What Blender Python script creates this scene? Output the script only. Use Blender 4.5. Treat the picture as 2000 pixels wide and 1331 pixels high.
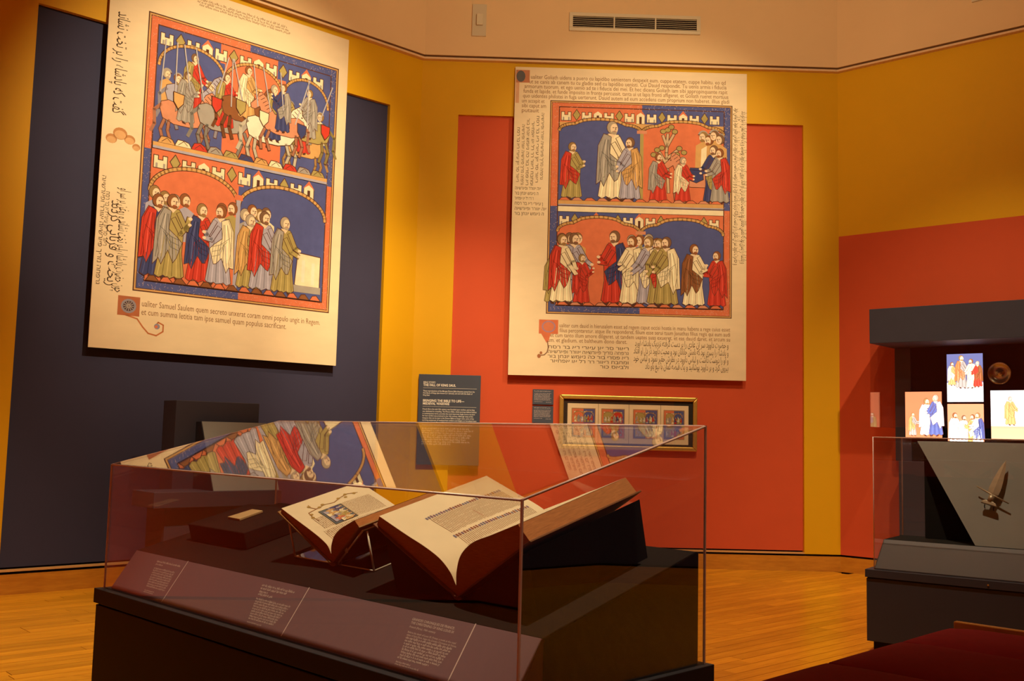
import bpy, math, random
from mathutils import Vector, Matrix

random.seed(7)
S = bpy.context.scene
for _o in list(bpy.data.objects):
    bpy.data.objects.remove(_o)
COL = S.collection
R = math.radians

# ------------------------------------------------------------------ camera
cam_d = bpy.data.cameras.new('camera')
cam_d.sensor_width = 36.0
cam_d.sensor_fit = 'HORIZONTAL'
cam_d.lens = 35.71
cam_d.clip_start = 0.05
cam = bpy.data.objects.new('camera', cam_d)
COL.objects.link(cam)
PITCH, ROLL = 0.0941, 0.0244
fw = Vector((0, math.cos(PITCH), math.sin(PITCH)))
up0 = Vector((0, -math.sin(PITCH), math.cos(PITCH)))
rt0 = Vector((1, 0, 0))
rt = math.cos(ROLL) * rt0 + math.sin(ROLL) * up0
up = -math.sin(ROLL) * rt0 + math.cos(ROLL) * up0
M = Matrix((rt, up, -fw)).transposed().to_4x4()
M.translation = Vector((0, 0, 1.5))
cam.matrix_world = M
S.camera = cam

# ------------------------------------------------------------------ world, exposure, lamps
world = bpy.data.worlds.new('world')
S.world = world
world.use_nodes = True
world.node_tree.nodes['Background'].inputs[0].default_value = (0.02, 0.012, 0.008, 1)
world.node_tree.nodes['Background'].inputs[1].default_value = 0.3
S.view_settings.view_transform = 'Standard'
S.view_settings.look = 'None'
S.view_settings.gamma = 1.0
S.view_settings.use_curve_mapping = False
S.view_settings.exposure = 0.0
S.cycles.use_denoising = True
S.cycles.max_bounces = 8

WARM = (1.0, 0.83, 0.51)


def spot(name, loc, aim, watts, deg, blend=0.6, radius=0.06, color=WARM):
    d = bpy.data.lights.new(name, 'SPOT')
    d.energy = watts
    d.spot_size = R(deg)
    d.spot_blend = blend
    d.shadow_soft_size = radius
    d.color = color
    o = bpy.data.objects.new(name, d)
    COL.objects.link(o)
    o.location = loc
    o.rotation_euler = (Vector(aim) - Vector(loc)).to_track_quat('-Z', 'Y').to_euler()
    return o


# ceiling spotlights of the gallery: one on each poster, wall washers, floor washers, one over the case; plus added fill lamps
spot('spotlight', (1.2, 5.2, 7.4), (-2.9, 10.40, 4.1), 2850, 40, 0.85)
spot('spotlight', (3.8, 6.2, 7.4), (1.6, 12.1, 4.3), 1150, 40, 0.8)
spot('spotlight', (0.2, 2.2, 7.8), (-0.45, 3.55, 1.1), 1950, 27, 0.8)
spot('spotlight', (0.2, 6.8, 7.8), (-0.95, 12.0, 1.5), 2500, 34, 1.0)
spot('spotlight', (4.0, 6.6, 7.8), (4.8, 11.2, 0.9), 1350, 44, 1.0)
spot('spotlight', (-1.6, 5.4, 7.8), (-3.3, 7.3, 0.0), 2600, 50, 1.0)
spot('spotlight', (1.8, 6.0, 7.8), (2.0, 9.4, 0.0), 1650, 66, 1.0)
spot('spotlight', (1.4, 5.8, 5.6), (1.6, 12.2, 7.8), 620, 125, 1.0)  # added low in mid-room: washes the frieze and lifts the ambient light
spot('spotlight', (-0.6, 5.8, 7.8), (-5.0, 2.6, 2.0), 240, 80, 1.0)
spot('spotlight', (2.8, 5.6, 7.8), (7.4, 3.0, 2.0), 1500, 80, 1.0)  # added fill, bounced off the unseen southeast wall for general brightness


# ------------------------------------------------------------------ materials
def new_mat(name):
    m = bpy.data.materials.new(name)
    m.use_nodes = True
    return m, m.node_tree.nodes, m.node_tree.links, m.node_tree.nodes['Principled BSDF']


def add_noise(nd, lk, scale, detail=4.0, coord='Object', stretch=(1, 1, 1), rough=0.55):
    tc = nd.new('ShaderNodeTexCoord')
    mp = nd.new('ShaderNodeMapping')
    mp.inputs['Scale'].default_value = stretch
    lk.new(tc.outputs[coord], mp.inputs['Vector'])
    n = nd.new('ShaderNodeTexNoise')
    n.inputs['Scale'].default_value = scale
    n.inputs['Detail'].default_value = detail
    n.inputs['Roughness'].default_value = rough
    lk.new(mp.outputs[0], n.inputs['Vector'])
    return n


def mat_plain(name, col, rough=0.7, spec=0.3, metal=0.0, var=0.08, scale=6.0, bump=0.0, bscale=200.0, stretch=(1, 1, 1)):
    m, nd, lk, b = new_mat(name)
    b.inputs['Roughness'].default_value = rough
    b.inputs['Specular IOR Level'].default_value = spec
    b.inputs['Metallic'].default_value = metal
    n = add_noise(nd, lk, scale, stretch=stretch)
    mx = nd.new('ShaderNodeMix')
    mx.data_type = 'RGBA'
    c = Vector(col[:3])
    mx.inputs['A'].default_value = (*(c * (1 - var)), 1)
    mx.inputs['B'].default_value = (*[min(1, v) for v in c * (1 + var)], 1)
    lk.new(n.outputs['Fac'], mx.inputs['Factor'])
    lk.new(mx.outputs['Result'], b.inputs['Base Color'])
    if bump:
        n2 = add_noise(nd, lk, bscale, 2.0)
        bp = nd.new('ShaderNodeBump')
        bp.inputs['Strength'].default_value = bump
        bp.inputs['Distance'].default_value = 0.002
        lk.new(n2.outputs['Fac'], bp.inputs['Height'])
        lk.new(bp.outputs[0], b.inputs['Normal'])
    return m


def mat_wood(name, c1, c2, rough=0.35, stretch=(1.5, 14, 14), scale=3.0, perobj=False, bump=0.05):
    m, nd, lk, b = new_mat(name)
    b.inputs['Roughness'].default_value = rough
    n = add_noise(nd, lk, scale, 6.0, stretch=stretch, rough=0.6)
    n2 = add_noise(nd, lk, scale * 0.35, 2.0, stretch=stretch)
    cr = nd.new('ShaderNodeValToRGB')
    cr.color_ramp.elements[0].position = 0.3
    cr.color_ramp.elements[0].color = (*c1, 1)
    cr.color_ramp.elements[1].position = 0.72
    cr.color_ramp.elements[1].color = (*c2, 1)
    mixv = nd.new('ShaderNodeMath')
    mixv.operation = 'MULTIPLY_ADD'
    mixv.inputs[1].default_value = 0.6
    lk.new(n.outputs['Fac'], mixv.inputs[0])
    sc = nd.new('ShaderNodeMath')
    sc.operation = 'MULTIPLY'
    sc.inputs[1].default_value = 0.4
    lk.new(n2.outputs['Fac'], sc.inputs[0])
    lk.new(sc.outputs[0], mixv.inputs[2])
    lk.new(mixv.outputs[0], cr.inputs['Fac'])
    out = cr.outputs['Color']
    if perobj:
        oi = nd.new('ShaderNodeObjectInfo')
        hs = nd.new('ShaderNodeHueSaturation')
        mr = nd.new('ShaderNodeMapRange')
        mr.inputs['To Min'].default_value = 0.82
        mr.inputs['To Max'].default_value = 1.16
        lk.new(oi.outputs['Random'], mr.inputs['Value'])
        lk.new(mr.outputs[0], hs.inputs['Value'])
        lk.new(out, hs.inputs['Color'])
        out = hs.outputs['Color']
    lk.new(out, b.inputs['Base Color'])
    bp = nd.new('ShaderNodeBump')
    bp.inputs['Strength'].default_value = bump
    bp.inputs['Distance'].default_value = 0.002
    lk.new(n.outputs['Fac'], bp.inputs['Height'])
    lk.new(bp.outputs[0], b.inputs['Normal'])
    return m


def mat_ink(name, emit=0.0, rough=0.75):
    """flat print: the colour of each printed shape sits in the colour attribute 'Col'"""
    m, nd, lk, b = new_mat(name)
    b.inputs['Roughness'].default_value = rough
    b.inputs['Specular IOR Level'].default_value = 0.15
    a = nd.new('ShaderNodeVertexColor')
    a.layer_name = 'Col'
    n = add_noise(nd, lk, 9.0, 6.0)
    mr = nd.new('ShaderNodeMapRange')
    mr.inputs['To Min'].default_value = 0.78
    mr.inputs['To Max'].default_value = 1.18
    lk.new(n.outputs['Fac'], mr.inputs['Value'])
    mu = nd.new('ShaderNodeVectorMath')
    mu.operation = 'SCALE'
    lk.new(a.outputs['Color'], mu.inputs[0])
    lk.new(mr.outputs[0], mu.inputs['Scale'])
    lk.new(mu.outputs[0], b.inputs['Base Color'])
    if emit:
        lk.new(a.outputs['Color'], b.inputs['Emission Color'])
        b.inputs['Emission Strength'].default_value = emit
    return m


def mat_pane(name, tint=(1, 1, 1), rough=0.0):
    """clear sheet: straight-through transmission plus Fresnel reflection at each face"""
    m = bpy.data.materials.new(name)
    m.use_nodes = True
    nd, lk = m.node_tree.nodes, m.node_tree.links
    nd.remove(nd['Principled BSDF'])
    out = nd['Material Output']
    tr = nd.new('ShaderNodeBsdfTransparent')
    tr.inputs[0].default_value = (*tint, 1)
    gl = nd.new('ShaderNodeBsdfGlossy')
    gl.inputs['Roughness'].default_value = rough
    gl.inputs['Color'].default_value = (1, 1, 1, 1)
    geo = nd.new('ShaderNodeNewGeometry')
    mr = nd.new('ShaderNodeMapRange')
    mr.inputs['To Min'].default_value = 1.5
    mr.inputs['To Max'].default_value = 1 / 1.5
    lk.new(geo.outputs['Backfacing'], mr.inputs['Value'])
    fr = nd.new('ShaderNodeFresnel')
    lk.new(mr.outputs[0], fr.inputs['IOR'])
    mx = nd.new('ShaderNodeMixShader')
    lk.new(fr.outputs[0], mx.inputs[0])
    lk.new(tr.outputs[0], mx.inputs[1])
    lk.new(gl.outputs[0], mx.inputs[2])
    lk.new(mx.outputs[0], out.inputs['Surface'])
    return m


YELLOW = mat_plain('ochre_paint', (0.69, 0.345, 0.002), 0.62, 0.25, var=0.04, scale=2.0, bump=0.12, bscale=90)
ORANGE = mat_plain('vermilion_fabric_paint', (0.58, 0.080, 0.026), 0.75, 0.2, var=0.05, scale=3.0, bump=0.15, bscale=160)
BLUE = mat_plain('slate_blue_fabric_paint', (0.042, 0.038, 0.076), 0.8, 0.2, var=0.06, scale=3.0, bump=0.15, bscale=160)
CREAM = mat_plain('cream_plaster', (0.76, 0.50, 0.26), 0.85, 0.15, var=0.04, scale=2.0, bump=0.25, bscale=70)
STRIP = mat_plain('pale_trim_paint', (0.74, 0.47, 0.25), 0.5, 0.3)
SILL = mat_plain('oak_sill', (0.60, 0.31, 0.11), 0.5, 0.3)
GAP = mat_plain('recess_shade', (0.02, 0.01, 0.008), 0.9, 0.1)  # near-black puts the shade of open gaps and recesses into the colour
OAK = mat_wood('oak_baseboard', (0.40, 0.13, 0.008), (0.62, 0.25, 0.02), 0.4, stretch=(2, 2, 12), scale=3.0)
PLANK = mat_wood('oak_plank', (0.50, 0.185, 0.006), (0.76, 0.33, 0.016), 0.27, stretch=(1.2, 16, 16), scale=2.6, perobj=True)
FLOORBASE = mat_wood('oak_floor_base', (0.50, 0.185, 0.006), (0.76, 0.33, 0.016), 0.3, stretch=(1, 9, 9), scale=2.2)
CASEBLACK = mat_plain('charcoal_lacquer', (0.022, 0.020, 0.027), 0.55, 0.2, var=0.1)
CASEGREY = mat_plain('dark_grey_lacquer', (0.040, 0.036, 0.054), 0.55, 0.3, var=0.1)
VELVET = mat_plain('black_cradle_cloth', (0.012, 0.011, 0.011), 0.95, 0.1, bump=0.2, bscale=300)
DECK = mat_plain('dark_brown_deck_cloth', (0.014, 0.009, 0.008), 0.9, 0.1, bump=0.2, bscale=300)
RAILM = mat_plain('plum_veil_label_board', (0.185, 0.105, 0.125), 0.6, 0.25, var=0.05)  # plum tint carries the red reflection of the front pane in its colour
GREYB = mat_plain('grey_display_board', (0.22, 0.21, 0.20), 0.8, 0.2, var=0.12, scale=4, bump=0.2, bscale=120)
LSLOPE = mat_plain('grey_label_slope', (0.115, 0.100, 0.115), 0.5, 0.3, var=0.06)
LABELB = mat_plain('slate_label_panel', (0.060, 0.066, 0.095), 0.6, 0.25, var=0.04)
WHITEINK = mat_plain('white_lettering', (0.80, 0.74, 0.66), 0.7, 0.1, var=0.02)
LABELINK = mat_plain('pale_lettering', (0.62, 0.48, 0.44), 0.7, 0.1, var=0.02)
PARCH = mat_plain('parchment_print', (0.80, 0.61, 0.39), 0.7, 0.15, var=0.12, scale=2.2, stretch=(1, 1, 2.5))
PAGE = mat_plain('vellum_page', (0.72, 0.58, 0.40), 0.8, 0.15, var=0.08, scale=12.0)
PAGEEDGE = mat_plain('aged_page_edges', (0.40, 0.15, 0.05), 0.8, 0.15, var=0.45, scale=30.0, stretch=(1, 1, 18))
LEATHER = mat_plain('brown_leather', (0.17, 0.062, 0.022), 0.5, 0.3, var=0.25, scale=25.0, bump=0.2, bscale=250)
LEATHER2 = mat_plain('tan_gilt_leather', (0.26, 0.13, 0.035), 0.45, 0.35, var=0.25, scale=25.0, bump=0.2, bscale=250)
BROWNINK = mat_plain('brown_ink', (0.25, 0.115, 0.05), 0.8, 0.1, var=0.1)
DARKINK = mat_plain('dark_ink', (0.07, 0.035, 0.02), 0.8, 0.1, var=0.1)
INK = mat_ink('printed_colours')
LITINK = mat_ink('backlit_print', emit=2.8)
GOLD = mat_plain('gilt_frame', (0.72, 0.42, 0.09), 0.35, 0.5, metal=0.75, var=0.15, scale=20)
MATBOARD = mat_plain('black_mat_board', (0.035, 0.026, 0.02), 0.85, 0.15)
PANE = mat_pane('acrylic_pane')
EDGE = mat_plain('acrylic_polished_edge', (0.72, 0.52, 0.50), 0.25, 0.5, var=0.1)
LITEDGE = mat_plain('acrylic_edge_highlight', (0.92, 0.82, 0.66), 0.2, 0.6, var=0.05)  # opaque pale colour paints the highlights caught by clear acrylic edges
MAROON = mat_plain('maroon_upholstery', (0.16, 0.006, 0.009), 0.9, 0.12, var=0.15, scale=14, bump=0.3, bscale=300)
BENCHWOOD = mat_wood('cherry_bench_rail', (0.30, 0.10, 0.014), (0.46, 0.18, 0.03), 0.35, stretch=(2, 12, 12))
IVORY = mat_plain('carved_bone', (0.50, 0.33, 0.16), 0.55, 0.3, var=0.15, scale=40, bump=0.4, bscale=200)
STEEL = mat_plain('old_iron', (0.34, 0.26, 0.18), 0.42, 0.5, metal=0.55, var=0.25, scale=30)
BRASS = mat_plain('dull_bronze', (0.42, 0.33, 0.22), 0.24, 0.5, metal=0.95, var=0.15, scale=14)
PLASTIC = mat_plain('beige_plastic', (0.60, 0.48, 0.32), 0.45, 0.35, var=0.04)
METALWHITE = mat_plain('cream_painted_metal', (0.66, 0.54, 0.36), 0.45, 0.35, var=0.04)


# ------------------------------------------------------------------ building helpers
def tag(o, label=None, cat=None, group=None, kind=None):
    if label:
        o['label'] = label
    if cat:
        o['category'] = cat
    if group:
        o['group'] = group
    if kind:
        o['kind'] = kind
    return o


def frame(origin, ex, ey, ez):
    m = Matrix((Vector(ex), Vector(ey), Vector(ez))).transposed().to_4x4()
    m.translation = Vector(origin)
    return m


def empty(name, mw):
    o = bpy.data.objects.new(name, None)
    o.empty_display_size = 0.1
    COL.objects.link(o)
    o.matrix_world = mw
    return o


class MB:
    """collects shapes and links them as ONE mesh object"""

    def __init__(self):
        self.v = []
        self.f = []
        self.sm = []

    def quad(self, a, b, c, d):
        i = len(self.v)
        self.v += [tuple(a), tuple(b), tuple(c), tuple(d)]
        self.f.append((i, i + 1, i + 2, i + 3))
        self.sm.append(False)

    def hexa(self, p):
        """p: 8 points, bottom ring 0-3 counter-clockwise seen from above, top ring 4-7"""
        i = len(self.v)
        self.v += [tuple(q) for q in p]
        for f in ((3, 2, 1, 0), (4, 5, 6, 7), (0, 1, 5, 4), (1, 2, 6, 5), (2, 3, 7, 6), (3, 0, 4, 7)):
            self.f.append(tuple(i + k for k in f))
            self.sm.append(False)

    def box(self, x0, x1, y0, y1, z0, z1):
        self.hexa([(x0, y0, z0), (x1, y0, z0), (x1, y1, z0), (x0, y1, z0),
                   (x0, y0, z1), (x1, y0, z1), (x1, y1, z1), (x0, y1, z1)])

    def prism(self, pts, axis, a0, a1, smooth=False):
        """pts: 2-D outline; axis 'y': (x,z) outline extruded in y; 'x': (y,z); 'z': (x,y)"""
        def P(p, a):
            if axis == 'y':
                return (p[0], a, p[1])
            if axis == 'x':
                return (a, p[0], p[1])
            return (p[0], p[1], a)
        n = len(pts)
        i = len(self.v)
        self.v += [P(p, a0) for p in pts] + [P(p, a1) for p in pts]
        self.f.append(tuple(i + k for k in range(n)))
        self.f.append(tuple(i + n + k for k in reversed(range(n))))
        self.sm += [False, False]
        for k in range(n):
            k2 = (k + 1) % n
            self.f.append((i + k2, i + k, i + n + k, i + n + k2))
            self.sm.append(smooth)

    def tube(self, path, r, seg=8, cap=True):
        rings = []
        n = len(path)
        for k, p in enumerate(path):
            p = Vector(p)
            d = (Vector(path[min(k + 1, n - 1)]) - Vector(path[max(k - 1, 0)])).normalized()
            a = d.orthogonal().normalized()
            if k and rings:
                a = (pa - d * pa.dot(d)).normalized()
            pa = a
            b = d.cross(a)
            rr = r[k] if isinstance(r, (list, tuple)) else r
            i = len(self.v)
            for s in range(seg):
                t = 2 * math.pi * s / seg
                self.v.append(tuple(p + a * (rr * math.cos(t)) + b * (rr * math.sin(t))))
            rings.append(i)
        for k in range(n - 1):
            for s in range(seg):
                s2 = (s + 1) % seg
                self.f.append((rings[k] + s, rings[k] + s2, rings[k + 1] + s2, rings[k + 1] + s))
                self.sm.append(True)
        if cap:
            self.f.append(tuple(rings[0] + s for s in reversed(range(seg))))
            self.f.append(tuple(rings[-1] + s for s in range(seg)))
            self.sm += [False, False]

    def lathe(self, prof, centre, ax, ay, az, seg=32):
        """prof: (radius, height along az)"""
        c, ax, ay, az = Vector(centre), Vector(ax), Vector(ay), Vector(az)
        i = len(self.v)
        for (r, h) in prof:
            for s in range(seg):
                t = 2 * math.pi * s / seg
                self.v.append(tuple(c + ax * (r * math.cos(t)) + ay * (r * math.sin(t)) + az * h))
        for k in range(len(prof) - 1):
            for s in range(seg):
                s2 = (s + 1) % seg
                self.f.append((i + k * seg + s, i + k * seg + s2, i + (k + 1) * seg + s2, i + (k + 1) * seg + s))
                self.sm.append(True)

    def build(self, name, mat, parent=None, bevel=0.0, seg=2, mw=None):
        me = bpy.data.meshes.new(name)
        me.from_pydata(self.v, [], self.f)
        me.update()
        for p, s in zip(me.polygons, self.sm):
            p.use_smooth = s
        me.materials.append(mat)
        o = bpy.data.objects.new(name, me)
        COL.objects.link(o)
        if parent:
            o.parent = parent
        elif mw:
            o.matrix_world = mw
        if bevel:
            b = o.modifiers.new('bevel', 'BEVEL')
            b.width = bevel
            b.segments = seg
            b.limit_method = 'ANGLE'
        return o


def part(name, mat, parent, x0, x1, y0, y1, z0, z1, bevel=0.0, seg=2):
    m = MB()
    m.box(x0, x1, y0, y1, z0, z1)
    return m.build(name, mat, parent, bevel, seg)


def struct(o):
    o['kind'] = 'structure'
    return o


# ---- lettering
ARA = {'ا': (0xFE8D, 0xFE8E), 'آ': (0xFE81, 0xFE82), 'د': (0xFEA9, 0xFEAA), 'ذ': (0xFEAB, 0xFEAC), 'ر': (0xFEAD, 0xFEAE),
       'ز': (0xFEAF, 0xFEB0), 'و': (0xFEED, 0xFEEE), 'پ': 0xFB56, 'چ': 0xFB7A, 'ک': 0xFB8E, 'گ': 0xFB92, 'ی': 0xFBFC,
       'ب': 0xFE8F, 'ت': 0xFE95, 'ث': 0xFE99, 'ج': 0xFE9D, 'ح': 0xFEA1, 'خ': 0xFEA5, 'س': 0xFEB1, 'ش': 0xFEB5, 'ص': 0xFEB9,
       'ض': 0xFEBD, 'ط': 0xFEC1, 'ظ': 0xFEC5, 'ع': 0xFEC9, 'غ': 0xFECD, 'ف': 0xFED1, 'ق': 0xFED5, 'ل': 0xFEDD, 'م': 0xFEE1,
       'ن': 0xFEE5, 'ه': 0xFEE9}


def persian(s):
    out = []
    for w in s.split(' '):
        r = ''
        for i, ch in enumerate(w):
            e = ARA.get(ch)
            if e is None:
                r += ch
                continue
            prev = i > 0 and isinstance(ARA.get(w[i - 1]), int)
            nxt = i < len(w) - 1 and isinstance(e, int)
            if isinstance(e, tuple):
                r += chr(e[1] if prev else e[0])
            else:
                r += chr(e + (3 if prev and nxt else 2 if nxt else 1 if prev else 0))
        out.append(r)
    return ' '.join(out)[::-1]


def glyphs(body, bold=0.0, res=2, shear=0.0, spacing=1.0):
    """outline mesh of one line of lettering: list of 2-D verts, faces; x from 0 to width"""
    c = bpy.data.curves.new('lettering_source', 'FONT')
    c.body = body
    c.resolution_u = res
    c.offset = bold
    c.shear = shear
    c.space_character = spacing
    o = bpy.data.objects.new('lettering_source', c)
    COL.objects.link(o)
    dg = bpy.context.evaluated_depsgraph_get()
    me = bpy.data.meshes.new_from_object(o.evaluated_get(dg))
    v = [(p.co.x, p.co.y) for p in me.vertices]
    f = [tuple(p.vertices) for p in me.polygons]
    bpy.data.objects.remove(o)
    bpy.data.curves.remove(c)
    bpy.data.meshes.remove(me)
    return v, f


class Ink:
    """lettering laid on a sheet: local x to the right, y down the sheet, map() lifts it to 3-D"""

    def __init__(self, mapper):
        self.m = mapper
        self.v = []
        self.f = []
        self.lines = []

    def line(self, body, x, y, size, width=None, bold=0.0, res=2, shear=0.0, spacing=1.0, rot=0):
        v, f = glyphs(body, bold, res, shear, spacing)
        if not v:
            return
        w = max(p[0] for p in v)
        k = (width / w / size) if width else 1.0
        ca_, sa_ = math.cos(R(rot)), math.sin(R(rot))
        out = []
        for p in v:
            px, py = p[0] * size * k, -p[1] * size
            out.append(self.m(x + px * ca_ - py * sa_, y + px * sa_ + py * ca_))
        self.lines.append((out, f))

    def bar(self, x0, y0, x1, y1):
        i = len(self.v)
        self.v += [self.m(x0, y0), self.m(x0, y1), self.m(x1, y1), self.m(x1, y0)]
        self.f.append((i, i + 1, i + 2, i + 3))

    def minims(self, x0, x1, y, h, rnd, wmin=2, wmax=8, pitch=0.42, thick=0.2, rot=False):
        """unreadable small lettering: words of short upright strokes"""
        x = x0
        while x < x1:
            n = rnd.randint(wmin, wmax)
            for k in range(n):
                hh = h * rnd.choice((0.62, 0.62, 0.66, 1.0, 0.62))
                dy = h * 0.3 if rnd.random() < 0.08 else 0
                if x + h * thick > x1:
                    return
                if rot:
                    self.bar(y - hh + dy, x, y + dy, x + h * thick)
                else:
                    self.bar(x, y - hh + dy, x + h * thick, y + dy)
                    if rnd.random() < 0.6:
                        self.bar(x, y - h * 0.14, x + h * pitch, y)
                    elif rnd.random() < 0.6:
                        self.bar(x, y - h * 0.62, x + h * pitch, y - h * 0.48)
                x += h * pitch
            x += h * 0.42

    def build(self, name, mat, parent):
        """every line of lettering is a part; unreadable small print stays joined"""
        sets = [(name, v, f, True) for v, f in self.lines]
        if self.v:
            sets.append(('small_print' if self.lines else name, self.v, self.f, True))
        for nm, v, f, stuff in sets:
            me = bpy.data.meshes.new(nm)
            me.from_pydata(v, [], f)
            me.update()
            me.materials.append(mat)
            o = bpy.data.objects.new(nm, me)
            COL.objects.link(o)
            o.parent = parent
            if stuff:
                o['kind'] = 'stuff'


# ---- flat colour printing
PARCHC = (0.78, 0.60, 0.36)
BLU = (0.085, 0.095, 0.26)
COR = (0.66, 0.17, 0.075)
OUT = (0.10, 0.035, 0.02)
CRM = (0.82, 0.68, 0.44)
GRY = (0.36, 0.31, 0.27)
RED = (0.56, 0.045, 0.025)
OLV = (0.40, 0.30, 0.10)
LAV = (0.40, 0.36, 0.44)
TAN = (0.62, 0.34, 0.12)
SKIN = (0.80, 0.58, 0.38)
WHT = (0.80, 0.70, 0.54)
NAVY = (0.05, 0.055, 0.16)
BRN = (0.26, 0.09, 0.03)
PNK = (0.62, 0.25, 0.14)


class Art:
    """printed shapes: x right, y down in metres on the sheet; every shape has a layer a hair in front of the last"""

    def __init__(self, mapper, step=0.00012):
        self.m = mapper
        self.step = step
        self.v = []
        self.f = []
        self.c = []
        self.n = 0

    def poly(self, pts, col, layer):
        i = len(self.v)
        self.v += [self.m(p[0], p[1], layer * self.step) for p in pts]
        self.f.append(tuple(range(i, i + len(pts))))
        self.c.append(col)

    def rect(self, x0, y0, x1, y1, col, layer):
        self.poly([(x0, y0), (x0, y1), (x1, y1), (x1, y0)], col, layer)

    def ell(self, cx, cy, rx, ry, col, layer, seg=14, a0=0.0, a1=360.0):
        self.poly([(cx + rx * math.cos(R(a0 + (a1 - a0) * k / seg)), cy + ry * math.sin(R(a0 + (a1 - a0) * k / seg)))
                   for k in range(seg + (0 if a1 - a0 >= 360 else 1))], col, layer)

    def stroke(self, pts, w, col, layer):
        for k in range(len(pts) - 1):
            a, b = Vector(pts[k]), Vector(pts[k + 1])
            d = b - a
            if d.length < 1e-6:
                continue
            d.normalize()
            n = Vector((-d.y, d.x)) * (w * 0.5)
            e = d * (w * 0.3)
            self.poly([a - e + n, b + e + n, b + e - n, a - e - n], col, layer)

    def shape(self, pts, col, layer, w):
        """filled outline with an ink contour"""
        self.poly(pts, col, layer)
        self.stroke(list(pts) + [pts[0]], w, OUT, layer + 1)

    def build(self, name, mat, parent):
        me = bpy.data.meshes.new(name)
        me.from_pydata(self.v, [], self.f)
        me.update()
        at = me.color_attributes.new('Col', 'FLOAT_COLOR', 'CORNER')
        k = 0
        for p, c in zip(me.polygons, self.c):
            for _ in p.vertices:
                at.data[k].color = (*c, 1)
                k += 1
        me.materials.append(mat)
        o = bpy.data.objects.new(name, me)
        COL.objects.link(o)
        o.parent = parent
        return o

    # ---- generic picture elements
    def person(self, x, y, h, robe, cloak, rnd, face=1, base=None, arm=0.0, beard=True):
        """a plain robed and cloaked figure, feet at y"""
        L = base if base is not None else 12 + (self.n % 9) * 6
        self.n += 1
        s = face
        w = h * 0.007
        k = 1.22 + .12 * rnd.random()
        P = lambda pts: [(x + s * h * k * a, y + h * b) for a, b in pts]
        for dx in (-0.055, 0.05):
            self.poly(P([(dx, -.035), (dx + .02, .004), (dx + .07, .012), (dx + .045, -.04)]), OUT, L)
        self.shape(P([(-.072, -.82), (-.115, -.70), (-.12, -.48), (-.10, -.30), (-.13, -.05), (-.09, -.02), (-.05, -.05), (0, -.015), (.05, -.045), (.09, -.015), (.135, -.06),
                      (.105, -.32), (.112, -.52), (.105, -.72), (.066, -.82)]), robe, L, w)
        dk = tuple(v * 0.5 for v in robe)
        lt = tuple(min(1, v * 1.45 + .03) for v in robe)
        for j in range(6):
            fx = -.10 + .042 * j
            self.stroke(P([(fx, -.05), (fx * .8 + .006, -.26), (fx * .55, -.5 - .02 * (j % 3))]), w * 1.3, dk if j % 2 else lt, L + 1)
        v = rnd.random()
        drape = [(-.080, -.83), (-.135, -.68), (-.145, -.40), (-.15, -.16 - .1 * v), (-.10, -.24), (-.075, -.17), (-.02, -.34), (.03, -.20 - .1 * v), (.06, -.26), (.105, -.44),
                 (.06, -.50), (-.02, -.58), (-.005, -.79)]
        self.shape(P(drape), cloak, L + 1, w)
        dk = tuple(q * 0.48 for q in cloak)
        lt = tuple(min(1, q * 1.5 + .04) for q in cloak)
        for j in range(4):
            self.stroke(P([(-.125 + .045 * j, -.25 - .045 * j), (-.105 + .03 * j, -.52), (-.065 + .012 * j, -.75)]), w * 1.4, lt if j == 1 else dk, L + 2)
        for j in range(3):
            self.stroke(P([(-.10 + .03 * j, -.60 + .05 * j), (0, -.50 + .06 * j), (.075, -.47 + .06 * j)]), w * 1.2, dk, L + 2)
        self.poly(P([(-.04, -.83), (.045, -.83), (.01, -.77)]), SKIN, L + 2)
        # arms
        ax, ay = x + s * h * (.17 + .08 * rnd.random()), y - h * (.50 + .26 * arm)
        for (p0, p1) in (((.065, -.77), (.135, -.60)), ((.02, -.70), (.09, -.55))):
            pts = P([p0, p1]) + [(ax, ay)]
            self.stroke(pts, h * .066, OUT, L + 2)
            self.stroke(pts, h * .050, robe, L + 3)
            ay += h * .07
        ay -= h * .14
        self.ell(ax + s * h * .015, ay, h * .026, h * .020, SKIN, L + 4, 8)
        self.ell(ax + s * h * .010, ay + h * .07, h * .024, h * .018, SKIN, L + 4, 8)
        # head
        self.head(x + s * h * .014, y - h * .900, h, s, L + 2, rnd, beard)

    def head(self, hx, hy, h, s, L, rnd, beard=True):
        w = h * .007
        hair = rnd.choice((BRN, (0.30, 0.17, 0.06), (0.40, 0.31, 0.22), BRN, (0.20, 0.10, 0.05)))
        self.ell(hx - s * h * .010, hy - h * .006, h * .072, h * .084, OUT, L, 14)
        self.ell(hx - s * h * .010, hy - h * .006, h * .065, h * .077, hair, L + 1, 14)
        self.ell(hx + s * h * .012, hy + h * .010, h * .046, h * .064, SKIN, L + 2, 14)
        for ex in (-.004, .030):
            self.stroke([(hx + s * h * ex, hy - h * .004), (hx + s * h * (ex + .014), hy - h * .004)], w * 1.2, OUT, L + 3)
        self.stroke([(hx + s * h * .026, hy - h * .004), (hx + s * h * .034, hy + h * .022), (hx + s * h * .022, hy + h * .024)], w, OUT, L + 3)
        self.stroke([(hx + s * h * .008, hy + h * .040), (hx + s * h * .030, hy + h * .040)], w, (0.5, 0.12, 0.08), L + 3.5)
        if beard:
            self.ell(hx + s * h * .014, hy + h * .058, h * .034, h * .026, hair, L + 3, 8)

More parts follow.
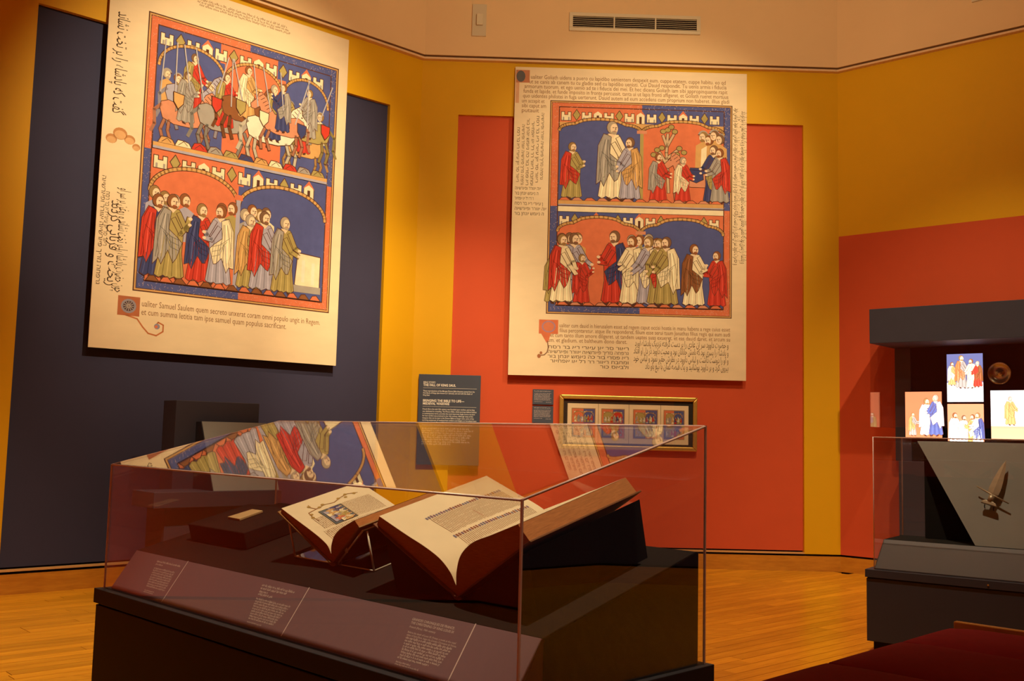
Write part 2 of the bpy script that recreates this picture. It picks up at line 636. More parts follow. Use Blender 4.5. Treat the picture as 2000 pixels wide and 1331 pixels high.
    def crowd(self, x0, x1, y, h, n, rnd, face=1, helmets=False):
        """a row of heads and shoulders behind the figures in front"""
        for j in range(n):
            x = x0 + (x1 - x0) * (j + .5) / n
            yy = y + h * rnd.uniform(-.05, .05)
            self.poly([(x - h * .12, yy + h * .5), (x - h * .11, yy + h * .14), (x, yy + h * .07), (x + h * .11, yy + h * .14), (x + h * .12, yy + h * .5)], rnd.choice((GRY, OLV, RED, CRM, LAV, TAN)), 11.2 + .02 * j)
            self.head(x, yy, h, face, 11.4 + .004 * j, rnd, rnd.random() < .5)
            if helmets:
                self.ell(x, yy - h * .03, h * .075, h * .07, GRY, 11.9, 12, 180, 360)
                self.stroke([(x - h * .075, yy - h * .03), (x + h * .075, yy - h * .03)], h * .014, OUT, 11.95)

    def horse(self, x, y, h, col, rnd, face=1, base=None):
        """a plain saddled horse in profile, hooves at y, height h"""
        L = base if base is not None else 12 + (self.n % 9) * 6
        self.n += 1
        w = h * .012
        s = face
        P = lambda pts: [(x + s * h * a, y + h * b) for a, b in pts]
        dk = tuple(v * .6 for v in col)
        for (a, kx, b) in ((-.42, -.49, -.43), (-.33, -.35, -.28), (.26, .33, .25), (.37, .46, .43)):
            self.stroke(P([(a, -.42), (kx, -.22), (b, -.01)]), h * .070, OUT, L)
            self.stroke(P([(a, -.42), (kx, -.22), (b, -.02)]), h * .050, dk, L + 1)
        self.shape(P([(-.52, -.62), (-.50, -.74), (-.36, -.80), (-.10, -.74), (.16, -.76), (.26, -.88), (.36, -1.06), (.48, -1.14), (.54, -1.10), (.56, -1.0),
                      (.70, -.86), (.68, -.78), (.60, -.77), (.50, -.84), (.46, -.72), (.44, -.56), (.34, -.42), (.10, -.36), (-.24, -.36), (-.46, -.44)]), col, L + 1, w)
        self.stroke(P([(-.50, -.68), (-.62, -.56), (-.60, -.30), (-.66, -.16)]), h * .06, dk, L + 1)
        for k in range(6):
            self.stroke(P([(.22 + .045 * k, -.82 - .055 * k), (.30 + .045 * k, -.76 - .055 * k)]), w, OUT, L + 3)
        self.shape(P([(-.16, -.80), (.12, -.80), (.14, -.52), (-.02, -.46), (-.18, -.54)]), rnd.choice((RED, NAVY, TAN, OLV)), L + 2, w)
        self.ell(x + s * h * .55, y - h * .96, h * .018, h * .014, OUT, L + 4, 6)

    def rider(self, x, y, h, horsecol, robe, rnd, face=1):
        L = 12 + (self.n % 7) * 8
        self.horse(x, y, h, horsecol, rnd, face, L)
        self.person(x - face * h * .02, y - h * .42, h * 1.02, robe, rnd.choice((GRY, OLV, CRM, NAVY)), rnd, face, L + 4, arm=rnd.random(), beard=False)

    def tower_band(self, x0, x1, y0, y1, grounds):
        """row of little roofs, battlements and gables above a picture"""
        n = len(grounds)
        for k, g in enumerate(grounds):
            self.rect(x0 + (x1 - x0) * k / n, y0, x0 + (x1 - x0) * (k + 1) / n, y1, g, 5)
        h = y1 - y0
        x = x0 + h * .1
        k = 0
        while x < x1 - h * .9:
            if k % 4 == 3:
                self.shape([(x, y1), (x, y0 + h * .42), (x + h * .3, y0 + h * .06), (x + h * .6, y0 + h * .42), (x + h * .6, y1)], CRM, 6, h * .04)
                self.poly([(x - h * .05, y0 + h * .45), (x + h * .3, y0), (x + h * .65, y0 + h * .45), (x + h * .3, y0 + h * .22)], COR, 8)
                self.rect(x + h * .22, y0 + h * .5, x + h * .38, y1, OUT, 8)
                x += h * .72
            elif k % 4 == 1:
                self.shape([(x, y0 + h * .5), (x + h * .25, y0 + h * .12), (x + h * .5, y0 + h * .5), (x + h * .25, y0 + h * .88)], rnd_col(k), 6, h * .04)
                x += h * .6
            else:
                self.shape([(x, y0 + h * .9), (x, y0 + h * .3), (x + h * .22, y0 + h * .3), (x + h * .22, y0 + h * .5), (x + h * .44, y0 + h * .5), (x + h * .44, y0 + h * .3),
                            (x + h * .66, y0 + h * .3), (x + h * .66, y0 + h * .9)], CRM, 6, h * .04)
                self.rect(x + h * .1, y0 + h * .66, x + h * .2, y0 + h * .88, GRY, 8)
                self.rect(x + h * .46, y0 + h * .66, x + h * .56, y0 + h * .88, GRY, 8)
                x += h * .78
            k += 1

    def arch(self, x0, x1, ytop, yspring, ybot, col, w, lobes=True):
        cx, r = (x0 + x1) / 2, (x1 - x0) / 2
        pts = []
        n = 28
        for k in range(n + 1):
            t = math.pi * k / n
            x = cx - r * math.cos(t)
            e = math.sin(t)
            if lobes:
                q = abs(math.cos(t))
                e = (1 - (q / .56) ** 2) ** .5 * .42 + .58 if q < .56 else (1 - ((q - .56) / .44) ** 2) ** .5 * .58
            pts.append((x, yspring - (yspring - ytop) * e))
        self.poly([(x0, ybot)] + pts + [(x1, ybot)], col, 9)
        self.stroke(pts, w * 1.5, OUT, 10)
        self.stroke(pts, w, TAN, 11)

    def border(self, x0, y0, x1, y1, b, sx, sy, tl, tr, bl, br, lw):
        """two-tone frame: tl/tr/bl/br colours split at sx (across) and sy (down)"""
        self.rect(x0, y0, x1, y1, OUT, 1)
        self.rect(x0 + lw * .35, y0 + lw * .35, x1 - lw * .35, y1 - lw * .35, TAN, 2)
        a0, c0, a1, c1 = x0 + lw, y0 + lw, x1 - lw, y1 - lw
        self.rect(a0 - lw * .2, c0 - lw * .2, a1 + lw * .2, c1 + lw * .2, OUT, 3)
        self.rect(a0, c0, sx, sy, tl, 4)
        self.rect(sx, c0, a1, sy, tr, 4)
        self.rect(a0, sy, sx, c1, bl, 4)
        self.rect(sx, sy, a1, c1, br, 4)
        rnd = random.Random(3)
        for (u0, v0, u1, v1) in ((a0, c0, a0 + b, c1), (a1 - b, c0, a1, c1), (a0, c0, a1, c0 + b), (a0, c1 - b, a1, c1)):
            for k in range(150):
                x, y = rnd.uniform(u0, u1), rnd.uniform(v0, v1)
                d = b * .10
                self.stroke([(x, y), (x + rnd.uniform(-d, d) * 2, y + rnd.uniform(-d, d) * 2)], b * .03, (0.62, 0.42, 0.34), 5)


def rnd_col(k):
    return (COR, OLV, RED, TAN)[k % 4]


# ================================================================== THE ROOM
ZC = 6.106          # cornice gap
ZTOP = 8.2
PA, PB = Vector((-1.1793, 12.0922)), Vector((3.9498, 12.197))
DL, DR = Vector((-0.7371, -0.6758)), Vector((0.7513, -0.6600))
PH = PA + DL * 5.4
PC = PB + DR * 5.3
PTS = {'left': (PH, PA), 'center': (PA, PB), 'right': (PB, PC), 'east': (PC, Vector((8.3, 3.4))),
       'southeast': (Vector((8.3, 3.4)), Vector((4.7, -1.4))), 'south': (Vector((4.7, -1.4)), Vector((-1.6, -1.6))),
       'southwest': (Vector((-1.6, -1.6)), Vector((-5.6, 2.9))), 'west': (Vector((-5.6, 2.9)), PH)}


def wall_frame(side):
    a, b = PTS[side]
    d = (b - a).normalized()
    return frame((a.x, a.y, 0), (d.x, d.y, 0), (-d.y, d.x, 0), (0, 0, 1)), (b - a).length


ORDER = ('left', 'center', 'right', 'east', 'southeast', 'south', 'southwest', 'west')


def mitre(side):
    """tangents of half the turn at the start and the end of a wall"""
    k = ORDER.index(side)
    d = [(PTS[n][1] - PTS[n][0]).normalized() for n in (ORDER[k - 1], side, ORDER[(k + 1) % 8])]
    return math.tan(d[0].angle(d[1]) / 2), math.tan(d[1].angle(d[2]) / 2)


def build_wall(side, n, recess=None, panelmat=None, lower=None, lowmat=ORANGE):
    mw, ln = wall_frame(side)
    t0, t1 = mitre(side)

    def mbox(m, y0, y1, z0, z1, xa=None, xb=None):
        """box along the wall; ends cut on the mitre unless xa / xb are given"""
        A0, A1 = (-y0 * t0, -y1 * t0) if xa is None else (xa, xa)
        B0, B1 = (ln + y0 * t1, ln + y1 * t1) if xb is None else (xb, xb)
        m.hexa([(A0, y0, z0), (B0, y0, z0), (B1, y1, z0), (A1, y1, z0), (A0, y0, z1), (B0, y0, z1), (B1, y1, z1), (A1, y1, z1)])

    def piece(name, mat, parent, y0, y1, z0, z1, xa=None, xb=None):
        q = MB()
        mbox(q, y0, y1, z0, z1, xa, xb)
        return q.build(name, mat, parent)

    m = MB()
    zb = 0.198
    if recess:
        x0, x1, z1 = recess
        mbox(m, 0, .15, zb, ZC - .013, None, x0)
        mbox(m, 0, .15, zb, ZC - .013, x1, None)
        mbox(m, 0, .15, z1, ZC - .013, x0, x1)
    else:
        mbox(m, 0, .15, zb if not lower else lower, ZC - .013)
    w = struct(m.build('wall_' + side, YELLOW, mw=mw))
    if lower:
        piece('painted_lower_wall', lowmat, w, 0, .15, zb, lower)
    if recess:
        piece('recessed_panel', panelmat, w, .05, .15, .232, z1, x0, x1)
        piece('panel_sill', SILL, w, -.004, .15, .198, .214, x0, x1)
        piece('panel_gap', GAP, w, .09, .15, .214, .232, x0, x1)
    piece('base_gap', GAP, w, .03, .15, .174, zb)
    piece('frieze', CREAM, w, -.07, .15, ZC + .013, ZTOP)
    piece('frieze_gap', GAP, w, .02, .15, ZC - .013, ZC + .013)
    b = MB()
    mbox(b, -.012, .15, 0, .174)
    struct(b.build('baseboard_' + side, OAK, mw=mw))
    t = MB()
    mbox(t, -.07, -.0005, ZC - .038, ZC - .013)
    struct(t.build('trim_%d' % n, STRIP, mw=mw))
    return mw, ln


MWL, LNL = build_wall('left', 1, (5.4 - 4.4497, 5.4 - .460, 5.396), BLUE)
MWC, LNC = build_wall('center', 2, (.4565, 4.699, 5.400), ORANGE)
MWR, LNR = build_wall('right', 3, lower=4.02)
for i_, s_ in enumerate(('east', 'southeast', 'south', 'southwest', 'west')):
    build_wall(s_, 4 + i_, lower=4.02, lowmat=BLUE if s_ in ('east', 'southeast') else ORANGE)

poly = [PTS[k][0] for k in ('left', 'center', 'right', 'east', 'southeast', 'south', 'southwest', 'west')]
m = MB()
n_ = len(poly)
cx_ = sum((p for p in poly), Vector((0, 0))) / n_
big = [cx_ + (p - cx_) * 1.04 for p in poly]
m.v = [(p.x, p.y, -.10) for p in big] + [(p.x, p.y, -.020) for p in big]
m.f = [tuple(range(n_)), tuple(reversed(range(n_, 2 * n_)))] + [(i, (i + 1) % n_, n_ + (i + 1) % n_, n_ + i) for i in range(n_)]
m.sm = [False] * len(m.f)
for q_ in range(len(m.f)):
    m.f[q_] = tuple(reversed(m.f[q_]))
FLOOR = struct(m.build('floor', FLOORBASE))
m = MB()
m.v = [(p.x, p.y, ZTOP) for p in big] + [(p.x, p.y, ZTOP + .1) for p in big]
m.f = [tuple(range(n_)), tuple(reversed(range(n_, 2 * n_)))] + [(i, (i + 1) % n_, n_ + (i + 1) % n_, n_ + i) for i in range(n_)]
m.sm = [False] * len(m.f)
struct(m.build('ceiling', CREAM))

# floor boards, laid parallel to the left wall; single boards where the photograph looks, one joined field elsewhere
pd = Vector((0.7371, 0.6758))
pn = Vector((-0.6758, 0.7371))
PW, PGAP = .115, .0014


def inside(p, k=1.14):
    for i in range(n_):
        a, b = cx_ + (poly[i] - cx_) * k, cx_ + (poly[(i + 1) % n_] - cx_) * k
        if (b - a).x * (p - a).y - (b - a).y * (p - a).x > 0:
            return False
    return True


def plank_mesh(ln):
    q = MB()
    c = .002
    x0, x1, y0, y1 = 0, ln - PGAP, 0, PW - PGAP
    q.hexa([(x0, y0, -.02), (x1, y0, -.02), (x1, y1, -.02), (x0, y1, -.02), (x0 + c, y0 + c, 0), (x1 - c, y0 + c, 0), (x1 - c, y1 - c, 0), (x0 + c, y1 - c, 0)])
    me = bpy.data.meshes.new('plank')
    me.from_pydata(q.v, [], q.f)
    me.update()
    me.materials.append(PLANK)
    return me


PLEN = (1.2, 1.6, 2.0, 2.4)
PMESH = [plank_mesh(l) for l in PLEN]
rest = MB()
rp = random.Random(11)
ang = math.atan2(pd.y, pd.x)
cands = []
for row in range(-110, 110):
    pos = -12 - rp.random() * 2
    while pos < 14:
        k = rp.randrange(4)
        o = cx_ + pd * pos + pn * (row * PW)
        mid = o + pd * (PLEN[k] / 2) + pn * (PW / 2)
        e0, e1 = o, o + pd * PLEN[k]
        if inside(mid):
            d = mid.length
            u = (mid.x / max(mid.y, .1)) * 1984 + 1000
            seen = mid.y > 4.8 and ((-350 < u < 330) or (1330 < u < 1760 and mid.y > 5.0))
            cands.append((0 if seen else 1, d, o.x, o.y, k))
        pos += PLEN[k]
cands.sort()
npl = 0
for (unseen, d, ox, oy, k) in cands:
    if not unseen and npl < 290:
        o = bpy.data.objects.new('plank', PMESH[k])
        COL.objects.link(o)
        o.parent = FLOOR
        o.location = (ox, oy, 0)
        o.rotation_euler = (0, 0, ang)
        npl += 1
    else:
        a = Vector((ox, oy))
        b_ = a + pd * (PLEN[k] - PGAP)
        c_ = b_ + pn * (PW - PGAP)
        d_ = a + pn * (PW - PGAP)
        rest.hexa([(a.x, a.y, -.02), (b_.x, b_.y, -.02), (c_.x, c_.y, -.02), (d_.x, d_.y, -.02), (a.x, a.y, 0), (b_.x, b_.y, 0), (c_.x, c_.y, 0), (d_.x, d_.y, 0)])
ro = rest.build('plank_field', PLANK, FLOOR)
ro['kind'] = 'stuff'


# ================================================================== WALL POSTERS
def sheet_mapper(W, H, yfront, x0=0.0, ztop=None):
    zt = H if ztop is None else ztop

    def mp(x, y, lift=0.0):
        return (x0 + x, yfront - .0004 - lift, zt - y)
    return mp


def poster(name, mw, x0, x1, z0, z1, label):
    """printed sheet on a thin board held off the wall on battens; local origin at its lower left corner"""
    e = empty(name, mw @ Matrix.Translation((x0, -.052, z0)))
    tag(e, label, 'poster', 'giant page posters')
    W, H = x1 - x0, z1 - z0
    part('printed_sheet', PARCH, e, 0, W, 0, .008, 0, H)
    for bx in (.25, W - .25 - .06):
        part('batten', BENCHWOOD, e, bx, bx + .06, .008, .0518, H * .84, H - .03)
    return e, W, H


rnd = random.Random(21)

# ---- left poster
P1, W, H = poster('manuscript_poster', MWL, 5.4 - 3.8234, 5.4 - 1.1035, 2.236, 5.992,
                  'giant parchment page poster with mounted riders, hung over the slate-blue panel')
a = Art(sheet_mapper(W, H, 0))
X = lambda u: u * W
Y = lambda v: v * H
a.border(X(.142), Y(.10), X(.956), Y(.846), .075, X(.55), Y(.467), COR, BLU, BLU, COR, .034)
ix0, ix1 = X(.183), X(.918)
a.rect(ix0 - .012, Y(.128), ix1 + .012, Y(.818), OUT, 4.5)
a.tower_band(ix0, ix1, Y(.131), Y(.185), (BLU, COR, BLU))
a.rect(ix0, Y(.185), ix0 + (ix1 - ix0) * .36, Y(.446), BLU, 6)
a.rect(ix0 + (ix1 - ix0) * .36, Y(.185), ix0 + (ix1 - ix0) * .72, Y(.446), COR, 6)
a.rect(ix0 + (ix1 - ix0) * .72, Y(.185), ix1, Y(.446), BLU, 6)
a.arch(ix0 + .02, X(.45), Y(.165), Y(.235), Y(.446), BLU, .025, False)
a.arch(X(.45), X(.70), Y(.165), Y(.235), Y(.446), COR, .025, False)
a.arch(X(.70), ix1 - .02, Y(.165), Y(.235), Y(.446), BLU, .025, False)
# riders crossing one another: plain horses and cloaked riders, heads behind, spears above
a.crowd(ix0 + .05, X(.46), Y(.262), .62, 6, rnd, 1, True)
a.crowd(X(.62), ix1 - .05, Y(.262), .62, 6, rnd, -1, True)
for (u, v, h, hc, rc, f) in ((.33, .400, .58, LAV, RED, 1), (.82, .402, .56, OLV, GRY, -1), (.55, .392, .58, BRN, TAN, 1), (.70, .400, .54, PNK, NAVY, -1),
                             (.305, .440, .54, PNK, GRY, 1), (.46, .436, .60, GRY, RED, 1), (.665, .440, .62, WHT, NAVY, 1), (.80, .444, .50, TAN, RED, -1)):
    a.rider(X(u), Y(v), h, hc, rc, rnd, f)
for k in range(13):
    u = .20 + k * .056
    a.stroke([(X(u), Y(.27 + .04 * rnd.random())), (X(u + rnd.uniform(-.06, .06)), Y(.165))], .013, (0.45, 0.40, 0.42), 92)
for k in range(11):
    u = .20 + k * .064
    c_ = (TAN, CRM, RED, GRY, OLV, NAVY)[k % 6]
    a.shape([(X(u), Y(.446)), (X(u + .012), Y(.428)), (X(u + .035), Y(.424 + .006 * rnd.random())), (X(u + .055), Y(.432)), (X(u + .068), Y(.446))], c_, 94, .008)
    a.stroke([(X(u + .015), Y(.442)), (X(u + .035), Y(.430)), (X(u + .05), Y(.440))], .006, OUT, 96)
for (u, v, c_) in ((.25, .30, TAN), (.40, .285, RED), (.60, .29, CRM), (.77, .30, NAVY), (.88, .285, RED), (.50, .275, OLV)):
    a.shape([(X(u), Y(v)), (X(u + .042), Y(v + .004)), (X(u + .040), Y(v + .028)), (X(u + .020), Y(v + .045)), (X(u + .002), Y(v + .026))], c_, 93, .008)
a.rect(ix0, Y(.446), ix1, Y(.456), TAN, 96)
a.rect(ix0, Y(.456), ix1, Y(.463), LAV, 96)
a.tower_band(ix0, ix1, Y(.463), Y(.520), (COR, BLU))
a.rect(ix0, Y(.520), X(.53), Y(.815), COR, 7)
a.rect(X(.53), Y(.520), ix1, Y(.815), BLU, 7)
a.arch(ix0, X(.53), Y(.500), Y(.575), Y(.815), COR, .03, False)
a.arch(X(.535), ix1, Y(.500), Y(.575), Y(.815), BLU, .03, False)
a.rect(X(.524), Y(.555), X(.541), Y(.815), LAV, 12)
a.rect(X(.515), Y(.545), X(.550), Y(.560), COR, 13)
a.crowd(X(.185), X(.34), Y(.585), .84, 4, rnd, 1)
a.crowd(X(.44), X(.53), Y(.590), .84, 2, rnd, -1)
a.crowd(X(.55), X(.67), Y(.592), .84, 4, rnd, 1)
for (u, h, rc, cc, f, am) in ((.215, .86, NAVY, RED, 1, 0), (.27, .88, OLV, GRY, 1, .9), (.385, .84, RED, NAVY, 1, .4), (.465, .86, LAV, CRM, -1, .5),
                              (.585, .82, OLV, TAN, 1, 0), (.645, .88, LAV, RED, 1, .2), (.735, .86, OLV, GRY, 1, .3)):
    a.person(X(u), Y(.808), h, rc, cc, rnd, f, arm=am)
a.shape([(X(.80), Y(.68)), (X(.905), Y(.685)), (X(.905), Y(.79)), (X(.79), Y(.775))], CRM, 20, .01)
a.rect(X(.82), Y(.70), X(.835), Y(.765), WHT, 23)
a.rect(X(.865), Y(.705), X(.88), Y(.77), WHT, 23)
a.rect(X(.785), Y(.775), X(.91), Y(.795), GRY, 22)
for k in range(14):
    u = .185 + k * .052
    a.shape([(X(u), Y(.815)), (X(u + .012), Y(.802)), (X(u + .03), Y(.800)), (X(u + .05), Y(.815))], (BRN, COR)[k % 2], 80, .008)
# initial with its long tail and the marginal cloud
a.rect(X(.093), Y(.862), X(.172), Y(.912), (0.45, 0.14, 0.06), 3)
a.ell(X(.132), Y(.887), .075, .07, (0.30, 0.26, 0.30), 4)
a.ell(X(.132), Y(.887), .055, .05, (0.09, 0.06, 0.07), 5)
for k in range(6):
    t = math.pi * k / 6
    a.stroke([(X(.132) - .05 * math.cos(t), Y(.887) - .045 * math.sin(t)), (X(.132) + .05 * math.cos(t), Y(.887) + .045 * math.sin(t))], .006, (0.45, 0.35, 0.3), 6)
tail = [(X(.125) + .0, Y(.911)), (X(.165), Y(.918)), (X(.187), Y(.938)), (X(.208), Y(.953)), (X(.238), Y(.957)), (X(.262), Y(.945)), (X(.262), Y(.928)), (X(.243), Y(.922)), (X(.232), Y(.932))]
a.stroke(tail, .014, (0.55, 0.17, 0.06), 3)
a.ell(X(.239), Y(.933), .03, .028, (0.28, 0.25, 0.32), 4)
a.ell(X(.236), Y(.934), .016, .015, COR, 5)
for (u, v, r) in ((.035, .462, .055), (.065, .445, .07), (.10, .456, .055), (.125, .472, .04)):
    a.ell(X(u), Y(v), r, r * .85, (0.50, 0.22, 0.08), 3)
    a.ell(X(u), Y(v) + .012, r * .8, r * .62, (0.66, 0.36, 0.16), 4)
a.build('picture_print', INK, P1)
k_ = Ink(sheet_mapper(W, H, 0))
k_.line('ualiter Samuel Saulem quem secreto unxerat coram omni populo ungit in Regem.', X(.178), Y(.884), .085, X(.738))
for v in (.026, .034, .042):
    k_.minims(X(.29 + v), X(.68 + v), Y(v), .026, rnd, thick=.16)
k_.line('et cum summa letitia tam ipse samuel quam populus sacrificant.', X(.178), Y(.906), .085, X(.585))
k_.build('text_line', BROWNINK, P1)
k_ = Ink(sheet_mapper(W, H, 0))
FA = ['و حضرت داوود سر آن عادی را بر دست گرفته نزدیک پادشاه آورد', 'و پادشاه را پسری بود که نامش جاناتان بود و محبت داوود در دل او افتاد',
      'و او را دوست داشت و لباس داوود در نظرش حقیر نمود و لباس خود', 'بیرون کرد و بر داوود پوشانید و یک قبضه کمان با تیغ باو داد']
HE = ['דאוד סר אן עאדי רא בר דסת', 'גרפתה נזדיך פאדשאה אוורד ופאדשאה', 'רא פסרי בוד כה נאמש יונתן בוד', 'ומחבת דאוד דר דל או אפתאד', 'ולבאס כוד']
HE = [h_.replace('ד', 'ר').replace('ת', 'ח') for h_ in HE]
k_.line(persian('گفت که پادشاه را بر تخت نشاند'), X(.032), Y(.125), .17, Y(.27), rot=90)
k_.line(persian('چون حضرت پادشاه را بر تخت نشاند و روغن بر سر او'), X(.078), Y(.585), .15, Y(.27), rot=90)
k_.line(persian('ریخت و قربانی کردند'), X(.050), Y(.62), .15, Y(.22), rot=90)
k_.line(HE[0][::-1], X(.028), Y(.60), .06, Y(.14), rot=90)
k_.line(HE[1][::-1], X(.012), Y(.56), .06, Y(.28), rot=90)
k_.build('script_line', DARKINK, P1)

# ---- centre poster
P2, W, H = poster('manuscript_poster', MWC, 1.1403, 3.9863, 2.228, 6.007,
                  'giant parchment page poster of four arched pictures, hung over the vermilion panel')
a = Art(sheet_mapper(W, H, 0))
X = lambda u: u * W
Y = lambda v: v * H
a.border(X(.153), Y(.108), X(.938), Y(.803), .085, X(.548), Y(.455), COR, BLU, BLU, COR, .028)
ix0, ix1 = X(.195), X(.900)
a.rect(ix0 - .012, Y(.127), ix1 + .012, Y(.777), OUT, 4.5)
for (v0, v1, vt, vs, vb, lc, rc) in ((.130, .178, .166, .205, .436, BLU, COR), (.472, .520, .487, .535, .774, COR, BLU)):
    a.tower_band(ix0, ix1, Y(v0), Y(v1), (rc, lc))
    a.rect(ix0, Y(v1), ix1, Y(vb), LAV, 7)
    a.rect(ix0, Y(v1), ix1, Y(vs), TAN, 8)
    a.arch(ix0, X(.545), Y(vt), Y(vs), Y(vb), lc, .028)
    a.arch(X(.551), ix1, Y(vt), Y(vs), Y(vb), rc, .028)
    a.rect(X(.541), Y(vs), X(.556), Y(vb), OLV, 12)
    a.rect(X(.527), Y(vs) - .02, X(.570), Y(vs) + .02, PNK, 13)
    for k in range(13):
        u = .197 + k * .054
        a.shape([(X(u), Y(vb)), (X(u + .012), Y(vb) - .035), (X(u + .032), Y(vb) - .04), (X(u + .052), Y(vb))], (COR, PNK)[k % 2], 70, .007)
a.rect(ix0, Y(.436), ix1, Y(.448), TAN, 76)
a.rect(ix0, Y(.448), ix1, Y(.456), LAV, 76)
a.rect(ix0, Y(.456), ix1, Y(.472), CRM, 76)
a.rect(ix0, Y(.452), ix1, Y(.455), OUT, 77)
# upper pictures: standing figures under the blue arch; a tree, a horse and bystanders under the red arch
for (u, v, h, rc, cc, f, am) in ((.25, .432, .72, OLV, RED, 1, .6), (.42, .432, 1.00, CRM, GRY, 1, .2), (.50, .432, .80, LAV, TAN, -1, .1)):
    a.person(X(u), Y(v), h, rc, cc, rnd, f, arm=am)
for br in ([(.665, .40), (.660, .33), (.655, .27), (.66, .21)], [(.658, .31), (.625, .27)], [(.656, .29), (.70, .262)], [(.657, .25), (.64, .215)], [(.657, .25), (.685, .21)]):
    a.stroke([(X(p), Y(q)) for p, q in br], .042, OUT, 14)
    a.stroke([(X(p), Y(q)) for p, q in br], .028, (0.58, 0.40, 0.24), 15)
for (u, v) in ((.615, .262), (.60, .278), (.635, .255), (.71, .255), (.73, .268), (.70, .275), (.64, .20), (.66, .195), (.69, .20), (.675, .185)):
    a.ell(X(u), Y(v), .040, .034, OUT, 16, 10)
    a.ell(X(u), Y(v), .032, .026, OLV, 17, 10)
a.horse(X(.78), Y(.434), .55, PNK, rnd, -1)
for (u, h, rc, cc, f) in ((.62, .62, RED, GRY, 1), (.86, .74, NAVY, OLV, -1), (.725, .58, RED, CRM, 1), (.885, .70, GRY, RED, -1)):
    a.person(X(u), Y(.434), h, rc, cc, rnd, f, arm=.3)
# lower pictures: rows of standing figures
a.crowd(X(.20), X(.30), Y(.560), .84, 3, rnd, 1)
a.crowd(X(.49), X(.67), Y(.560), .84, 5, rnd, -1)
a.crowd(X(.80), X(.895), Y(.215), .80, 4, rnd, -1, True)
for (u, h, rc, cc, f, am) in ((.215, .86, CRM, RED, 1, 0), (.265, .88, LAV, LAV, 1, .2), (.185, .66, OLV, OLV, 1, .2), (.30, .62, RED, RED, 1, .8), (.44, .92, RED, NAVY, -1, .5),
                              (.515, .86, CRM, CRM, -1, .3), (.585, .86, LAV, CRM, -1, .1), (.63, .84, OLV, RED, -1, 0), (.66, .86, OLV, CRM, -1, .2),
                              (.775, .78, CRM, BRN, 1, .6), (.875, .70, RED, RED, -1, .5)):
    a.person(X(u), Y(.770), h, rc, cc, rnd, f, arm=am)
a.rect(X(.003), Y(.010), X(.062), Y(.052), (0.52, 0.20, 0.10), 3)
a.ell(X(.024), Y(.031), .055, .072, (0.12, 0.11, 0.11), 4)
a.rect(X(.003), Y(.052), X(.018), Y(.12), (0.68, 0.36, 0.20), 3)
a.rect(X(.125), Y(.822), X(.206), Y(.867), COR, 3)
a.ell(X(.166), Y(.844), .085, .072, (0.40, 0.22, 0.28), 4)
a.ell(X(.166), Y(.844), .065, .056, (0.62, 0.19, 0.10), 5)
a.poly([(X(.135), Y(.867)), (X(.175), Y(.867)), (X(.165), Y(.895)), (X(.158), Y(.895))], COR, 3)
a.stroke([(X(.162), Y(.89)), (X(.166), Y(.91)), (X(.162), Y(.925)), (X(.15), Y(.934)), (X(.135), Y(.936))], .012, (0.25, 0.12, 0.07), 4)
a.ell(X(.128), Y(.938), .022, .025, (0.38, 0.14, 0.06), 5)
a.ell(X(.136), Y(.928), .016, .018, (0.38, 0.14, 0.06), 5)
a.build('picture_print', INK, P2)
k_ = Ink(sheet_mapper(W, H, 0))
TOPT = ['ualiter Goliath uidens a puero cu lapidibo uenientem despexit eum. cuppe etatem. cuppe habitu. eo qd',
        'ut se canis ab canem tu cu gladio sed cu lapidibo uenisti. Cui Dauid respondit. Tu uenis armis i fiducia',
        'armorum tuorum. et ego uenio ad te i fiducia dei mei. Et hec dicens Goliath iam sibi appropinquante rapit',
        'funda et lapide. et funde imposito in fronte percussit. tanta ui ut lapis fronti affigeret. et Goliath rueret mortuus',
        'quo uidentes philistei in fuga uerterunt. Dauid autem ad eum accedens cum proprium non haberet. illius gladi']
for q, s in enumerate(TOPT):
    x_ = (.066, .060, .040, .036, .034)[q]
    k_.line(s, X(x_), Y(.038 + .0158 * q), .072, X(.908 - x_ + .004 * q))
for q, s in enumerate(('um accepit et', 'sibi caput am', 'putauit')):
    k_.line(s, X(.030), Y(.118 + .0158 * q), .072, X((.098, .105, .075)[q]))
BOT = ['ualiter cum dauid in hierusalem esset ad regem caput occisi hostis in manu habens a rege cuius esset',
       'filius percontaretur. atque ille responderet. filium esse serui tuum Jonathas filius regis qui eum audi',
       'ret cum tanto illum amore diligeret. ut tandem uestes suas exueret. et eas dauid daret. et arcum su',
       'um. et gladium. et baltheum dono daret.']
for q, s in enumerate(BOT):
    k_.line(s, X((.210, .212, .165, .162)[q]), Y(.845 + .0158 * q), .070, X((.722, .720, .767, .335)[q]))
k_.build('text_line', BROWNINK, P2)
k_ = Ink(sheet_mapper(W, H, 0))
for q, s in enumerate(HE):
    x_ = (.164, .164, .164, .175, .385)[q]
    k_.line(s[::-1], X(x_), Y(.913 + .0148 * q), .058, X(.504 - x_))
for q, s in enumerate(FA):
    x_ = (.530, .525, .525, .575)[q]
    k_.line(persian(s), X(x_), Y(.898 + .024 * q), .105, X(.925 - x_))
k_.line(persian(FA[0] + ' ' + FA[2]), X(.948), Y(.115), .095, Y(.515), rot=90)
k_.line(persian(FA[1] + ' ' + FA[3]), X(.978), Y(.125), .095, Y(.50), rot=90)
for q in range(6):
    k_.line(HE[q % 4][::-1], X(.014 + .0205 * q), Y((.20, .19, .17, .18, .16, .15)[q]), .052, Y((.18, .20, .22, .21, .22, .22)[q]), rot=90)
for q in range(6):
    k_.line(HE[(q + 1) % 4][::-1][:16], X(.010), Y(.405 + .0165 * q), .058, X((.11, .10, .08, .12, .135, .125)[q]))
k_.build('script_line', DARKINK, P2)

